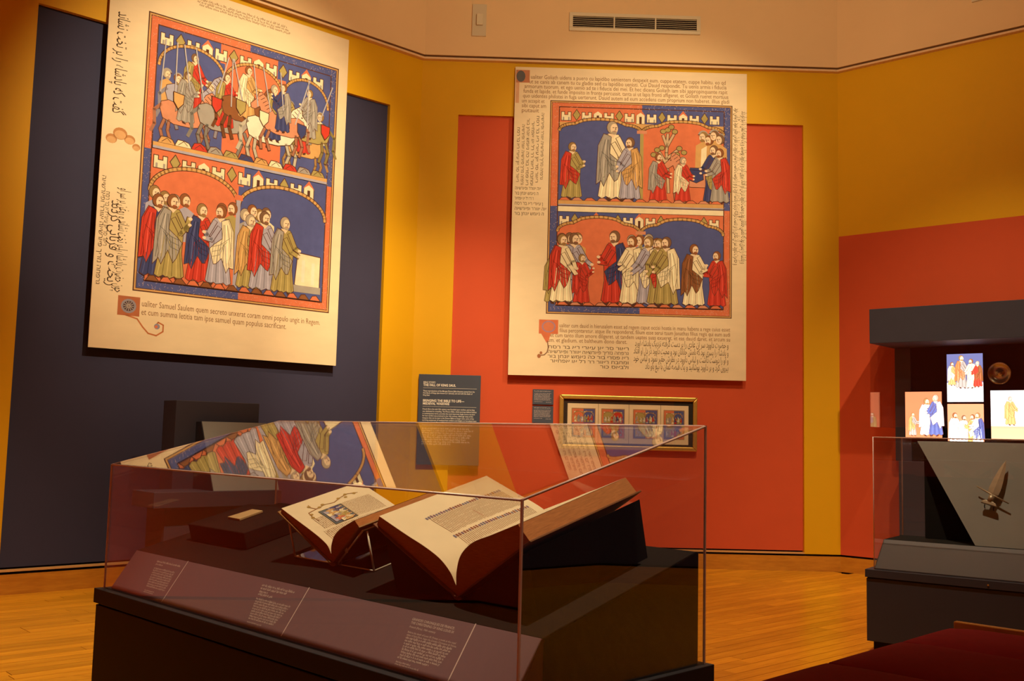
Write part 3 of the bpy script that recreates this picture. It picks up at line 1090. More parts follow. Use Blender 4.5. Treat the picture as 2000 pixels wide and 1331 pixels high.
# ================================================================== WALL TEXT, LABELS, FRAMED PICTURE
cap = empty('text_panel', MWC @ Matrix.Translation((.085, -.05, 1.144)))
tag(cap, 'tall slate-blue text panel at the corner between the two big posters', 'sign')
CWD, CHT = .735, 1.066
part('panel_board', LABELB, cap, 0, CWD, 0, .0495, 0, CHT, .003)
k_ = Ink(sheet_mapper(CWD, CHT, 0))
k_.line('BIBLE STORY:', .055, .105, .030, .145, bold=.012)
k_.line('The Fall of King Saul'.upper(), .055, .140, .040, .385, bold=.028)
k_.bar(.055, .160, .69, .1625)
for q, (s, w) in enumerate((('These reproductions of the Morgan Picture Bible illustrate scenes from the', .61), ('First Book of Kings (also known as 1 Samuel), and end with the death of', .585),
                            ('King Saul.', .08))):
    k_.line(s, .055, .205 + .025 * q, .0245, w, bold=.010)
k_.line('Bringing the Bible to Life\u2014'.upper(), .055, .325, .040, .49, bold=.028)
k_.line('Medieval Warfare'.upper(), .055, .360, .040, .315, bold=.028)
k_.bar(.055, .380, .69, .3825)
BODY = ['French life in the mid-13th century was founded upon warfare, and its king', 'was dedicated to crusading. The Picture Bible, which portrays biblical history',
        'in contemporary terms, provides the most important single source we have', 'for how warfare was practiced in the 13th century. Although many of the',
        'weapons that can be seen in the Picture Bible no longer exist, some of the', 'surviving equipment of medieval foot soldiers and knights on horseback have',
        'counterparts in the Picture Bible. In use weapons similar to those that', 'medieval artists depicted in the Picture Bible, and their portrayal of the']
for q, s in enumerate(BODY):
    k_.line(s, .055, .420 + .0262 * q, .0245, (.615, .64, .62, .60, .61, .64, .58, .59)[q], bold=.010)
r2 = random.Random(4)
for q in range(8):
    k_.minims(.055, (.62, .66, .60, .64, .63, .58, .62, .40)[q], .645 + .0262 * q, .019, r2)
k_.build('text_line', WHITEINK, cap)

for (z0, z1, lab) in ((1.887, 2.068, 'upper of the two small slate labels left of the gilt frame'), (1.668, 1.869, 'lower of the two small slate labels left of the gilt frame')):
    e = empty('wall_label', MWC @ Matrix.Translation((1.444, .032, z0)))
    tag(e, lab, 'sign', 'small labels beside the framed pages')
    hh = z1 - z0
    part('label_board', LABELB, e, 0, .25, 0, .018, 0, hh, .001)
    k_ = Ink(sheet_mapper(.25, hh, 0))
    k_.minims(.018, .215, .026, .011, r2)
    for q in range(8):
        k_.minims(.018, .225 - .02 * r2.random(), .050 + .0115 * q, .0075, r2)
    k_.minims(.018, .12, .150, .0075, r2)
    k_.minims(.16, .225, .155, .0075, r2)
    k_.build('text_line', LABELINK, e)

fr = empty('picture_frame', MWC @ Matrix.Translation((1.761, -.035, 1.371)))
tag(fr, 'long gilt frame holding four small illuminated pages on a black mat', 'picture')
FW, FH, FB = 1.651, .643, .052
for (nm, pts) in (('frame_rail', [(0, 0), (FW, 0), (FW - FB, FB), (FB, FB)]), ('frame_rail', [(FB, FH - FB), (FW - FB, FH - FB), (FW, FH), (0, FH)]),
                  ('frame_stile', [(0, 0), (FB, FB), (FB, FH - FB), (0, FH)]), ('frame_stile', [(FW - FB, FB), (FW, 0), (FW, FH), (FW - FB, FH - FB)])):
    q = MB()
    q.prism(pts, 'y', .0, .082)
    q.build(nm, GOLD, fr, .012, 3)
part('mat_board', MATBOARD, fr, FB, FW - FB, .035, .042, FB, FH - FB)
part('glazing', PANE, fr, FB, FW - FB, .014, .017, FB, FH - FB)
pg0, pg1, pz0, pz1 = .099, 1.549, .076, .540
px_ = [pg0, pg0 + .37, pg0 + .735, pg0 + 1.115, pg1]
PCOL = [(COR, BLU), (OLV, RED), (OLV, BLU), (OLV, BLU)]
for q in range(4):
    x0, x1 = px_[q], px_[q + 1]
    pgo = part('page', PARCH, fr, x0 + .002, x1 - .002, .028, .034, pz0, pz1)
    pw, ph = x1 - x0, pz1 - pz0
    a = Art(sheet_mapper(pw, ph, .028, x0, pz1), .00006)
    bx0, bx1, by0, by1 = (.05, pw - .035, .055, ph - .06) if q % 2 == 0 else (.035, pw - .05, .055, ph - .06)
    a.border(bx0, by0, bx1, by1, .016, (bx0 + bx1) / 2, (by0 + by1) / 2, COR, BLU, BLU, COR, .008)
    jx0, jx1 = bx0 + .026, bx1 - .026
    xm, ym = (jx0 + jx1) / 2, (by0 + by1) / 2
    for (v0, v1) in ((by0 + .026, ym - .006), (ym + .006, by1 - .026)):
        a.tower_band(jx0, jx1, v0, v0 + .028, (COR, BLU))
        a.rect(jx0, v0 + .028, jx1, v1, TAN, 7)
        a.arch(jx0, xm, v0 + .012, v0 + .06, v1, PCOL[q][0], .006, False)
        a.arch(xm, jx1, v0 + .012, v0 + .06, v1, PCOL[q][1], .006, False)
        for k in range(6):
            xx = jx0 + (jx1 - jx0) * (k + .6) / 6.2
            a.person(xx, v1 - .002, (v1 - v0) * rnd.uniform(.56, .70), rnd.choice((CRM, LAV, RED, OLV, GRY)), rnd.choice((RED, TAN, GRY, WHT, NAVY)), rnd, rnd.choice((1, -1)), 12 + k * 6)
    a.build('page_print', INK, pgo)


# ================================================================== VENTS, SENSOR ON THE FRIEZE
def vent(mw, x0, z0, w, h, label):
    e = empty('air_vent', mw @ Matrix.Translation((x0, -.07, z0)))
    tag(e, label, 'vent', 'air vents in the frieze')
    b = .044
    part('vent_back', GAP, e, b, w - b, -.004, -.001, b, h - b)
    part('frame_rail', METALWHITE, e, 0, w, -.030, 0, 0, b, .004)
    part('frame_rail', METALWHITE, e, 0, w, -.030, 0, h - b, h, .004)
    part('frame_stile', METALWHITE, e, 0, b, -.030, 0, b, h - b)
    part('frame_stile', METALWHITE, e, w - b, w, -.030, 0, b, h - b)
    iw = w - 2 * b
    for k in (1, 2):
        part('divider', METALWHITE, e, b + iw * k / 3 - .008, b + iw * k / 3 + .008, -.028, -.004, b, h - b)
    for k in range(6):
        z = b + (h - 2 * b) * (k + .5) / 6
        q = MB()
        q.hexa([(b, -.024, z - .006), (w - b, -.024, z - .006), (w - b, -.006, z + .004), (b, -.006, z + .004),
                (b, -.024, z - .002), (w - b, -.024, z - .002), (w - b, -.006, z + .008), (b, -.006, z + .008)])
        q.build('slat', METALWHITE, e)


vent(MWC, 1.785, 6.472, 1.615, .233, 'long cream air vent with three louvred bays above the centre poster')
vent(MWR, 1.613, 6.514, 1.6, .233, 'louvred air vent at the top edge above the right wall')
e = empty('wall_sensor', MWC @ Matrix.Translation((.594, -.07, 6.367)))
tag(e, 'small beige sensor plate on the frieze left of the air vent', 'sensor')
part('cover_plate', PLASTIC, e, 0, .174, -.022, 0, 0, .403, .004)
part('sensor_head', METALWHITE, e, .054, .133, -.060, -.022, .128, .268, .008)

# ================================================================== MAIN DISPLAY CASE
CW, CD = 2.4256, .8006
ZB, ZF, ZK = .8326, 1.3444, 1.5486      # base top, front glass height, rear glass height
ca = Vector((-0.70271, 0.71148, 0))
cb = Vector((0.71148, 0.70271, 0))
CASE = frame((-1.669, 4.2939, 0), -ca, cb, (0, 0, 1))
case = empty('display_case', CASE)
tag(case, 'long dark display case with a sloping clear lid, holding two open books', 'display case')
part('base_body', CASEBLACK, case, -.018, CW + .012, -.020, CD + .010, .07, ZB - .066, .003)
part('toe_kick', GAP, case, .05, CW - .05, .05, CD - .05, 0, .07)
part('base_groove', GAP, case, -.010, CW + .004, -.012, CD + .002, ZB - .066, ZB - .058)
part('base_rim', CASEBLACK, case, -.026, CW + .020, -.028, CD + .018, ZB - .058, ZB, .002)
# sloping inner desk with the label slope at its front
RY0, RZ0, RY1, RZ1, DY1, DZ1 = .014, ZB, .115, .985, .79, 1.163
q = MB()
q.prism([(RY1 + .001, ZB), (DY1, ZB), (DY1, DZ1), (RY1 + .001, RZ1)], 'x', .045, 2.405)
q.build('inner_desk', DECK, case)
q = MB()
q.prism([(RY0, ZB + .001), (RY1, ZB + .001), (RY1, RZ1 - .001), (RY0, ZB + .006)], 'x', .045, 2.400)
rail = q.build('label_slope', RAILM, case)
# three label panels along the slope, each with its lettering
sl = Vector((0, RY1 - RY0, RZ1 - ZB - .006))
SL = sl.length
sld = sl.normalized()
sln = Vector((0, -sld.z, sld.y))


def slope_map(x, y, lift=0.0):
    p = Vector((0, RY0, ZB + .006)) + sld * (SL - y) + sln * (.0012 + lift)
    return (x, p.y, p.z)


LAB = [(.048, .497, 'left'), (.501, 1.334, 'mid'), (1.338, 2.145, 'right'), (2.149, 2.398, None)]
for (x0, x1, kind) in LAB:
    q = MB()
    P_ = lambda x, y, l: slope_map(x, y, l)
    q.hexa([P_(x0, SL - .002, -.001), P_(x1, SL - .002, -.001), P_(x1, .002, -.001), P_(x0, .002, -.001),
            P_(x0, SL - .002, .001), P_(x1, SL - .002, .001), P_(x1, .002, .001), P_(x0, .002, .001)])
    lp = q.build('label_panel', RAILM, case)
    lm = lambda x, y, lift=0.0: slope_map(x, y, .0014)
    k_ = Ink(lm)
    if kind == 'left':
        k_.minims(.27, .465, .031, .0085, r2)
        k_.minims(.274, .335, .043, .0075, r2)
        for j in range(9):
            k_.minims(.281 + .004 * j, .455 + .002 * j, .060 + .0095 * j, .0072, r2)
        k_.minims(.32, .40, .153, .005, r2)
        k_.minims(.32, .40, .160, .005, r2)
    elif kind == 'mid':
        k_.minims(1.070, 1.275, .031, .009, r2)
        k_.minims(1.072, 1.235, .042, .009, r2)
        k_.minims(1.076, 1.13, .054, .008, r2)
        k_.minims(1.078, 1.17, .064, .008, r2)
        for j in range(9):
            k_.minims(1.082 + .003 * j, 1.296 - .004 * j, .081 + .0088 * j, .0072, r2)
        k_.minims(1.11, 1.20, .164, .005, r2)
    elif kind == 'right':
        k_.line('GRANDES CHRONIQUES DE FRANCE:', 1.892, .030, .0105, .185, bold=.006)
        k_.line('THE CHRISTENING OF KING LOUIS IX', 1.894, .041, .0105, .188, bold=.006)
        k_.line('French (Paris), 14th century', 1.897, .053, .0088, .115)
        for j, (s, w) in enumerate((('Before the death of Louis IX, Primat, a monk at the royal', .208), ('abbey of Saint-Denis, began the Grandes Chroniques de France,', .214))):
            k_.line(s, 1.901 + .002 * j, .069 + .0085 * j, .0082, w)
        for j in range(2, 9):
            k_.minims(1.901 + .002 * j, 2.112 - .003 * j, .069 + .0085 * j, .0068, r2)
        k_.minims(1.912, 2.05, .069 + .0085 * 9, .0068, r2)
        k_.minims(1.915, 1.98, .158, .0048, r2)
        k_.minims(1.915, 2.02, .165, .0048, r2)
    if kind:
        k_.build('text_line', LABELINK, lp)
        q = MB()
        q.quad(P_(x1, SL, .0012), P_(x1 + .004, SL, .0012), P_(x1 + .004, 0, .0012), P_(x1, 0, .0012))
        q.build('divider_line', LABELINK, case)
# clear panes
T = .006
zl = lambda y: ZF + (ZK - ZF) * y / CD


def pane_hex(name, pts):
    q = MB()
    q.hexa(pts)
    return q.build(name, PANE, case)


pane_hex('front_pane', [(T, 0, ZB), (CW - T, 0, ZB), (CW - T, T, ZB), (T, T, ZB), (T, 0, zl(0) - T), (CW - T, 0, zl(0) - T), (CW - T, T, zl(T) - T), (T, T, zl(T) - T)])
pane_hex('back_pane', [(T, CD - T, ZB), (CW - T, CD - T, ZB), (CW - T, CD, ZB), (T, CD, ZB), (T, CD - T, zl(CD - T) - T), (CW - T, CD - T, zl(CD - T) - T), (CW - T, CD, zl(CD) - T), (T, CD, zl(CD) - T)])
for (x0, x1) in ((0, T), (CW - T, CW)):
    pane_hex('end_pane', [(x0, T, ZB), (x1, T, ZB), (x1, CD - T, ZB), (x0, CD - T, ZB), (x0, T, zl(T) - T), (x1, T, zl(T) - T), (x1, CD - T, zl(CD - T) - T), (x0, CD - T, zl(CD - T) - T)])
pane_hex('lid', [(T, T, zl(T) - T), (CW - T, T, zl(T) - T), (CW - T, CD - T, zl(CD - T) - T), (T, CD - T, zl(CD - T) - T),
                 (T, T, zl(T)), (CW - T, T, zl(T)), (CW - T, CD - T, zl(CD - T)), (T, CD - T, zl(CD - T))])
E_ = .0035
for (x, y, z1) in ((0, 0, ZF), (CW, 0, ZF), (0, CD, ZK), (CW, CD, ZK)):
    sx, sy = (1 if x == 0 else -1), (1 if y == 0 else -1)
    q = MB()
    q.box(min(x, x + sx * T), max(x, x + sx * T), min(y, y + sy * T), max(y, y + sy * T), ZB, z1 - .001)
    q.build('acrylic_edge', EDGE, case)
for (p0, p1) in (((T, E_, ZF - E_), (CW - T, E_, ZF - E_)), ((T, CD - E_, ZK - E_), (CW - T, CD - E_, ZK - E_)), ((E_, T, zl(T) - E_), (E_, CD - T, zl(CD - T) - E_)), ((CW - E_, T, zl(T) - E_), (CW - E_, CD - T, zl(CD - T) - E_))):
    q = MB()
    q.tube([p0, p1], E_, 6)
    q.build('acrylic_edge', EDGE, case)

# ------------------------------------------------------------------ what stands on the sloping desk
DSL = math.atan2(DZ1 - RZ1, DY1 - RY1)
DECKM = CASE @ Matrix.Translation((0, RY1, RZ1)) @ Matrix.Rotation(DSL, 4, 'X')
at_deck = lambda u, v: DECKM @ Matrix.Translation((u, v, 0))

o = MB()
o.box(0, .455, 0, .30, .0005, .07)
rs = o.build('riser_block', DECK, mw=at_deck(.178, .178), bevel=.004)
tag(rs, 'low dark riser block at the left end of the case, under the bone plaque', 'block')
o = MB()
o.hexa([(0, .004, 0), (.105, 0, 0), (.094, .118, 0), (.010, .118, 0), (0, .004, .009), (.105, 0, .009), (.094, .118, .009), (.010, .118, .009)])
pl = o.build('carved_plaque', IVORY, mw=at_deck(.324, .281) @ Matrix.Translation((0, 0, .0705)), bevel=.0015)
tag(pl, 'small tan bone plaque lying on the dark riser in the case', 'plaque')


def curve_pts(pts, n=7):
    """smooth polyline through pts (Catmull-Rom)"""
    out = []
    P = [Vector(p) for p in pts]
    P = [P[0] * 2 - P[1]] + P + [P[-1] * 2 - P[-2]]
    for i in range(1, len(P) - 2):
        for k in range(n):
            t = k / n
            a_, b_, c_, d_ = P[i - 1], P[i], P[i + 1], P[i + 2]
            out.append(.5 * ((2 * b_) + (c_ - a_) * t + (2 * a_ - 5 * b_ + 4 * c_ - d_) * t * t + (3 * b_ - a_ - 3 * c_ + d_) * t ** 3))
    out.append(P[-2])
    return [(p.x, p.y) for p in out]


def page_swell(t, v, sag=.012):
    return sag * (math.sin(math.pi * v) ** 2) * (1 - t) * t * 2


def open_book(name, label, mw, gut, left, right, length, lthick, rthick, leather, sag=.012):
    """left/right: page surface in cross-section from the gutter outwards (x, z); local y runs tail to head"""
    e = empty(name, mw)
    tag(e, label, 'book')
    res = []
    for side, pts, th in (('l', left, lthick), ('r', right, rthick)):
        cv = curve_pts(pts)
        g = Vector(cv[0])
        f = Vector(cv[-1])
        d = (f - Vector((g.x, g.y - .03))).normalized()
        nrm = Vector((d.y, -d.x)) if side == 'r' else Vector((-d.y, d.x))
        low0 = Vector((g.x, g.y - .030))
        low1 = f + nrm * th
        # text block: page surface on top, cut edges round it
        q = MB()
        n = len(cv)
        ny = 10
        rows = []
        for j in range(ny + 1):
            y = length * j / ny
            i0 = len(q.v)
            for k, c in enumerate(cv):
                t = k / (n - 1)
                q.v.append((c[0], y, c[1] + page_swell(t, j / ny, sag)))
            rows.append(i0)
        for j in range(ny):
            for k in range(n - 1):
                fc = (rows[j] + k, rows[j] + k + 1, rows[j + 1] + k + 1, rows[j + 1] + k)
                q.f.append(fc if side == 'r' else tuple(reversed(fc)))
                q.sm.append(True)
        pg = q.build('page', PAGE, e)
        b = MB()
        out = list(cv) + [(low1.x, low1.y), (low0.x, low0.y)]
        dz = .0012
        out = [(p[0], p[1] - dz) for p in out]
        if side == 'l':
            out = out[::-1]
        b.prism(out, 'y', .0005, length - .0005)
        blk = b.build('page_block', PAGEEDGE, e)
        # board
        ex_ = d * .010
        bt = nrm * .007
        b0, b1 = low0 + nrm * .001, low1 + nrm * .001 + ex_
        out = [(b0.x, b0.y - .001), (b1.x, b1.y - .001), ((b1 + bt).x, (b1 + bt).y), ((b0 + bt).x, (b0 + bt).y)]
        if side == 'l':
            out = out[::-1]
        b = MB()
        b.prism(out, 'y', -.008, length + .008)
        b.build('cover_board', leather, e, .0015)
        res.append((pg, cv))
    b = MB()
    gx, gz = left[0]
    b.prism([(gx + .02 * math.cos(t), gz - .032 + .013 * math.sin(t)) for t in [math.pi + math.pi * k / 8 for k in range(9)]][::1], 'y', -.004, length + .004)
    b.build('spine', leather, e)
    return e, res


def page_mapper(cv, length, lift0=.0009):
    """page coordinates: x from fore edge (0) towards the gutter in metres, y from head (0) to tail"""
    seg = [0.0]
    for k in range(1, len(cv)):
        seg.append(seg[-1] + (Vector(cv[k]) - Vector(cv[k - 1])).length)
    tot = seg[-1]

    def mp(x, y, lift=0.0):
        s = max(0.0, min(tot, tot - x))
        k = 0
        while k < len(seg) - 2 and seg[k + 1] < s:
            k += 1
        t = (s - seg[k]) / (seg[k + 1] - seg[k])
        p = Vector(cv[k]).lerp(Vector(cv[k + 1]), t)
        d = (Vector(cv[k + 1]) - Vector(cv[k])).normalized()
        nr = Vector((d.y, -d.x))
        if nr.y < 0:
            nr = -nr
        p = p + nr * (lift0 + lift)
        p.y += page_swell((k + t) / (len(cv) - 1), 1 - y / length)
        return (p.x, length - y, p.y)
    return mp, tot


# ---- the big book on its black cradle (origin at gutter, tail end)
BL = .475
bigL = [(0, .052), (-.018, .092), (-.055, .128), (-.115, .158), (-.20, .190), (-.318, .238)]
bigR = [(0, .052), (.014, .100), (.045, .150), (.105, .192), (.19, .222), (.302, .262)]
bk, res = open_book('open_book', 'large open manuscript on the black cradle at the near end of the case',
                    at_deck(1.966, .10), (0, .05), bigL, bigR, BL, .034, .056, LEATHER)
pgl, cvl = res[0]
mp, tot = page_mapper(cvl, BL)
k_ = Ink(lambda x, y: mp(x, y))
r3 = random.Random(9)
for (c0, c1, y0, y1) in ((.100, .212, .035, .362), (.232, .345, .035, .362)):
    ny_ = 46
    for j in range(ny_):
        y = y0 + (y1 - y0) * j / ny_
        for w0 in range(5):
            xa = c0 + .010 + (c1 - c0 - .010) * w0 / 5
            k_.bar(xa, y, xa + (c1 - c0) / 5 * r3.uniform(.72, .97), y + .0018)
k_.build('page_text', BROWNINK, pgl)
a = Art(lambda x, y, l: mp(x, y, .0002), .00003)
for (c0, y0, y1) in ((.100, .035, .362), (.232, .035, .362)):
    y = y0
    while y < y1:
        a.rect(c0 - .004 - .004 * r3.random(), y, c0 + .007, y + .0065, r3.choice(((0.20, 0.10, 0.16), (0.26, 0.09, 0.06), (0.16, 0.14, 0.22))), 1)
        y += .0105
for k in range(16):
    a.rect(.150 + .003 * k, .205, .152 + .003 * k, .2085, (0.38, 0.12, 0.06), 1)
a.build('rubrics', INK, pgl)['kind'] = 'stuff'
q = MB()
q.prism([(-.30, .0005), (.315, .0005), (.318, .185), (.02, .010), (-.02, .010), (-.312, .172)][::1], 'y', 0, .50)
cr = q.build('book_cradle', VELVET, mw=at_deck(1.966, .105))
tag(cr, 'black cloth-covered wedge cradle under the large open book', 'book cradle')

# ---- the smaller book on a clear cradle
SLN = .36
smL = [(0, .034), (-.014, .062), (-.05, .085), (-.11, .112), (-.18, .140), (-.272, .178)]
smR = [(0, .034), (.010, .064), (.035, .098), (.075, .126), (.120, .146), (.175, .168)]
bk2, res2 = open_book('open_book', 'smaller open manuscript with a painted miniature, on the clear cradle',
                      at_deck(1.240, .165) @ Matrix.Translation((0, 0, .0185)), (0, .03), smL, smR, SLN, .017, .030, LEATHER2)
pg2, cv2 = res2[0]
mp2, tot2 = page_mapper(cv2, SLN)
k_ = Ink(lambda x, y: mp2(x, y))
for j in range(18):
    y = .03 + .0075 * j
    k_.minims(.095 if j < 17 else .10, .205, y + .005, .0046, r3)
for j in range(40):
    y = .03 + .0075 * j
    k_.minims(.215, .285, y + .005, .0046, r3)
for j in range(6):
    k_.minims(.13, .205, .275 + .0075 * j, .0046, r3)
k_.build('page_text', BROWNINK, pg2)
a = Art(lambda x, y, l: mp2(x, y, .0002 + l), .00003)
a.rect(.098, .165, .208, .268, (0.12, 0.09, 0.05), 1)
a.rect(.102, .169, .204, .264, (0.10, 0.13, 0.16), 2)
for k in range(9):
    a.person(.112 + .0105 * k, .258 if k % 2 else .232, .062, r3.choice((LAV, TAN, CRM)), r3.choice((COR, OLV, NAVY, TAN)), r3, r3.choice((1, -1)), 4 + k * 6)
for vine in ([(.085, .30), (.078, .26), (.07, .22), (.078, .18), (.06, .14), (.05, .10), (.062, .06)], [(.078, .26), (.055, .275), (.04, .27)], [(.085, .30), (.12, .305), (.15, .30)]):
    a.stroke(vine, .0035, (0.30, 0.15, 0.05), 2)
for (x, y) in ((.05, .275), (.066, .225), (.075, .245), (.05, .11), (.06, .075), (.062, .15), (.068, .12), (.12, .306), (.10, .298)):
    a.ell(x, y, .0065, .0075, (0.36, 0.22, 0.06), 3, 8)
a.build('miniature_print', INK, pg2)
ce = empty('acrylic_cradle', at_deck(1.240, .175))
tag(ce, 'clear acrylic cradle with bright edges under the smaller open book', 'book cradle')
for sx, tip in ((-1, (-.292, .168)), (1, (.200, .150))):
    t0 = Vector((sx * .004, .0065))
    t1 = Vector(tip)
    d = (t1 - t0).normalized()
    nn_ = Vector((-d.y, d.x)) * .005
    if nn_.y > 0:
        nn_ = -nn_
    q = MB()
    out = [tuple(t0), tuple(t1), tuple(t1 + nn_), tuple(t0 + nn_)]
    q.prism(out if sx > 0 else out[::-1], 'y', 0, .30)
    wing = q.build('wing', PANE, ce)
    q = MB()
    q.tube([(t0.x, -.001, t0.y), (t1.x, -.001, t1.y)], .0034, 6)
    q.tube([(t1.x, 0, t1.y), (t1.x, .30, t1.y)], .0022, 6)
    q.build('wing_edge', LITEDGE, wing)
    q = MB()
    lx = t0.lerp(t1, .42)
    q.box(lx.x - .006, lx.x + .006, -.006, -.002, lx.y - .004, lx.y + .022)
    q.build('lip', LITEDGE, ce)
for (x, z) in ((.196, .147), (-.285, .164)):
    q = MB()
    q.box(x - .003, x + .003, .02, .28, .0005, z - .006)
    leg = q.build('leg', PANE, ce)
    q = MB()
    q.tube([(x, .018, .003), (x, .018, z - .006)], .0036, 6)
    q.build('leg_edge', LITEDGE, leg)
q = MB()
q.box(-.285, .196, .02, .28, .0006, .0046)
ft = q.build('foot_plate', PANE, ce)
q = MB()
q.tube([(-.285, .018, .003), (.196, .018, .003)], .0024, 6)
q.tube([(.196, .018, .003), (.196, .28, .003)], .0024, 6)
q.build('foot_edge', LITEDGE, ft)

# ================================================================== SMALL CASE BY THE LEFT WALL
D1 = empty('display_desk', MWL @ Matrix.Translation((5.4 - 3.27, -.80, 0)))
tag(D1, 'dark display desk with an upright back and grey slanted panel by the left wall', 'display case')
part('back_panel', CASEGREY, D1, 0, .84, 0, .27, 0, 1.755, .004)
part('desk_top', CASEGREY, D1, -.36, .86, -.46, 0, .815, .95, .004)
part('desk_base', CASEGREY, D1, -.22, .80, -.38, 0, .07, .815, .004)
part('toe_kick', GAP, D1, -.18, .76, -.34, 0, 0, .07)
q = MB()
q.prism([(-.40, .951), (-.003, .951), (-.003, 1.565), (-.10, 1.565)], 'x', .20, .86)
q.build('slant_core', CASEBLACK, D1)
q = MB()
q.hexa([(.205, -.409, .951), (.860, -.409, .951), (.860, -.402, .951), (.205, -.402, .951), (.205, -.109, 1.568), (.860, -.109, 1.568), (.860, -.102, 1.568), (.205, -.102, 1.568)])
q.build('slanted_panel', GREYB, D1)

# ================================================================== RIGHT-HAND VITRINE WITH THE DAGGER
va = R(-36)
VIT = frame((2.622, 7.521, 0), (math.cos(va), math.sin(va), 0), (-math.sin(va), math.cos(va), 0), (0, 0, 1))
vit = empty('display_case', VIT)
tag(vit, 'dark display case at the right with a clear hood over a grey board', 'display case')
VW, VD, VB, VT = 1.95, .80, .60, 1.562
part('base_body', CASEGREY, vit, 0, VW, 0, VD, .09, VB - .063, .003)
part('toe_kick', GAP, vit, .04, VW - .04, .03, VD - .03, 0, .09)
part('base_groove', GAP, vit, .006, VW - .006, .006, VD - .006, VB - .063, VB - .056)
part('base_rim', CASEGREY, vit, -.008, VW + .008, -.008, VD + .008, VB - .056, VB, .002)
q = MB()
q.tube([(.82, -.008, VB - .03), (.82, -.013, VB - .03)], .006, 10)
q.build('lock', GOLD, vit)
q = MB()
q.prism([(.03, VB + .0005), (.27, VB + .0005), (.27, .80), (.03, VB + .01)], 'x', .05, VW - .05)
q.build('label_slope', LSLOPE, vit)
part('inner_deck', VELVET, vit, .05, VW - .05, .271, VD - .03, VB + .0005, .80)
part('black_backboard', VELVET, vit, .26, VW - .06, .62, .66, .8005, 1.545)
q = MB()
gb0, gb1 = .300, .585
q.hexa([(.68, gb0, .802), (VW - .08, gb0, .802), (VW - .08, gb0 + .02, .802), (.68, gb0 + .02, .802),
        (.22, gb1, 1.54), (VW - .08, gb1, 1.54), (VW - .08, gb1 + .02, 1.54), (.22, gb1 + .02, 1.54)])
q.build('grey_board', GREYB, vit)
for (nm, x0, x1, y0, y1) in (('front_pane', .055, VW - .055, .012, .018), ('back_pane', .055, VW - .055, VD - .018, VD - .012), ('end_pane', .049, .055, .012, VD - .012), ('end_pane', VW - .055, VW - .049, .012, VD - .012)):
    part(nm, PANE, vit, x0, x1, y0, y1, VB + .0002, VT - .006)
part('lid', PANE, vit, .049, VW - .049, .012, VD - .012, VT - .006, VT)
for (p0, p1) in (((.052, .015, VB), (.052, .015, VT)), ((.052, VD - .015, VB), (.052, VD - .015, VT)), ((.052, .015, VT - .003), (VW - .052, .015, VT - .003)), ((.052, .015, VT - .003), (.052, VD - .015, VT - .003)),
                 ((.052, VD - .015, VT - .003), (VW - .052, VD - .015, VT - .003))):
    q = MB()
    q.tube([p0, p1], .0035, 6)
    q.build('acrylic_edge', EDGE, vit)
# dagger on two pins, standing off the grey board; local x across, z up the board
bs = math.atan2(1.54 - .802, gb1 - gb0)
BRD = VIT @ Matrix.Translation((.80, gb0 + (1.17 - .802) / math.tan(bs), 1.17)) @ Matrix.Rotation(bs - math.pi / 2, 4, 'X').inverted()
BRD = VIT @ Matrix.Translation((.785, gb0 + (1.165 - .802) / math.tan(bs) - .055, 1.165)) @ Matrix.Rotation(-(math.pi / 2 - bs), 4, 'X') @ Matrix.Rotation(R(16), 4, 'Y') @ Matrix.Scale(1.12, 4)
dg = empty('dagger', BRD)
tag(dg, 'old iron dagger with a cross guard mounted point up on the grey board', 'dagger')
q = MB()
secs = [(.022, .006, -.004), (.034, .007, .010), (.036, .007, .05), (.030, .006, .11), (.021, .0045, .17), (.011, .003, .215), (.0008, .0005, .245)]
for (hw, ht, z) in secs:
    q.v += [(-hw, 0, z), (0, -ht, z), (hw, 0, z), (0, ht, z)]
for j in range(len(secs) - 1):
    for k in range(4):
        k2 = (k + 1) % 4
        q.f.append((j * 4 + k, j * 4 + k2, j * 4 + 4 + k2, j * 4 + 4 + k))
        q.sm.append(False)
q.f += [(3, 2, 1, 0), tuple(range(len(secs) * 4 - 4, len(secs) * 4))]
q.sm += [False, False]
q.build('blade', STEEL, dg)
q = MB()
q.tube([(-.107, 0, .024), (0, 0, -.002), (.107, 0, -.024)], [.004, .006, .004], 8)
q.build('cross_guard', STEEL, dg)
q = MB()
q.tube([(0, 0, -.006), (0, 0, -.050)], [.020, .018], 10)
q.build('grip', STEEL, dg)
q = MB()
q.prism([(-.050, -.072), (.050, -.072), (.042, -.055), (.022, -.048), (-.022, -.048), (-.042, -.055)], 'y', -.012, .012)
q.build('pommel', STEEL, dg, .003)
for x in (-.028, .028):
    q = MB()
    q.tube([(x, .008, -.06), (x, .030, -.085), (x, .050, -.085)], .003, 6)
    q.build('mount_pin', CASEBLACK, dg)
    q = MB()
    q.tube([(x, .004, .06), (x, .050, .06)], .003, 6)
    q.build('mount_pin', CASEBLACK, dg)

# ================================================================== TALL WALL CASE BEHIND, WITH BACKLIT PICTURES
TW = empty('wall_case', MWR @ Matrix.Translation((.689, 0, 0)))
tag(TW, 'tall dark wall case with an overhanging canopy on the right wall', 'display case')
TL = 3.0
part('canopy', CASEGREY, TW, 0, TL, -.80, -.001, 2.615, 2.995, .004)
part('back_panel', VELVET, TW, .20, TL, -.10, -.001, 1.33, 2.614)
part('upright', CASEGREY, TW, .02, .20, -.12, -.001, 1.33, 2.614, .003)
part('wall_case_base', CASEGREY, TW, .12, TL, -.30, -.013, .0005, 1.33, .003)
part('front_pane', PANE, TW, .0, TL, -.795, -.789, 1.70, 2.614)
part('end_pane', PANE, TW, .0, .006, -.789, -.002, 1.70, 2.614)


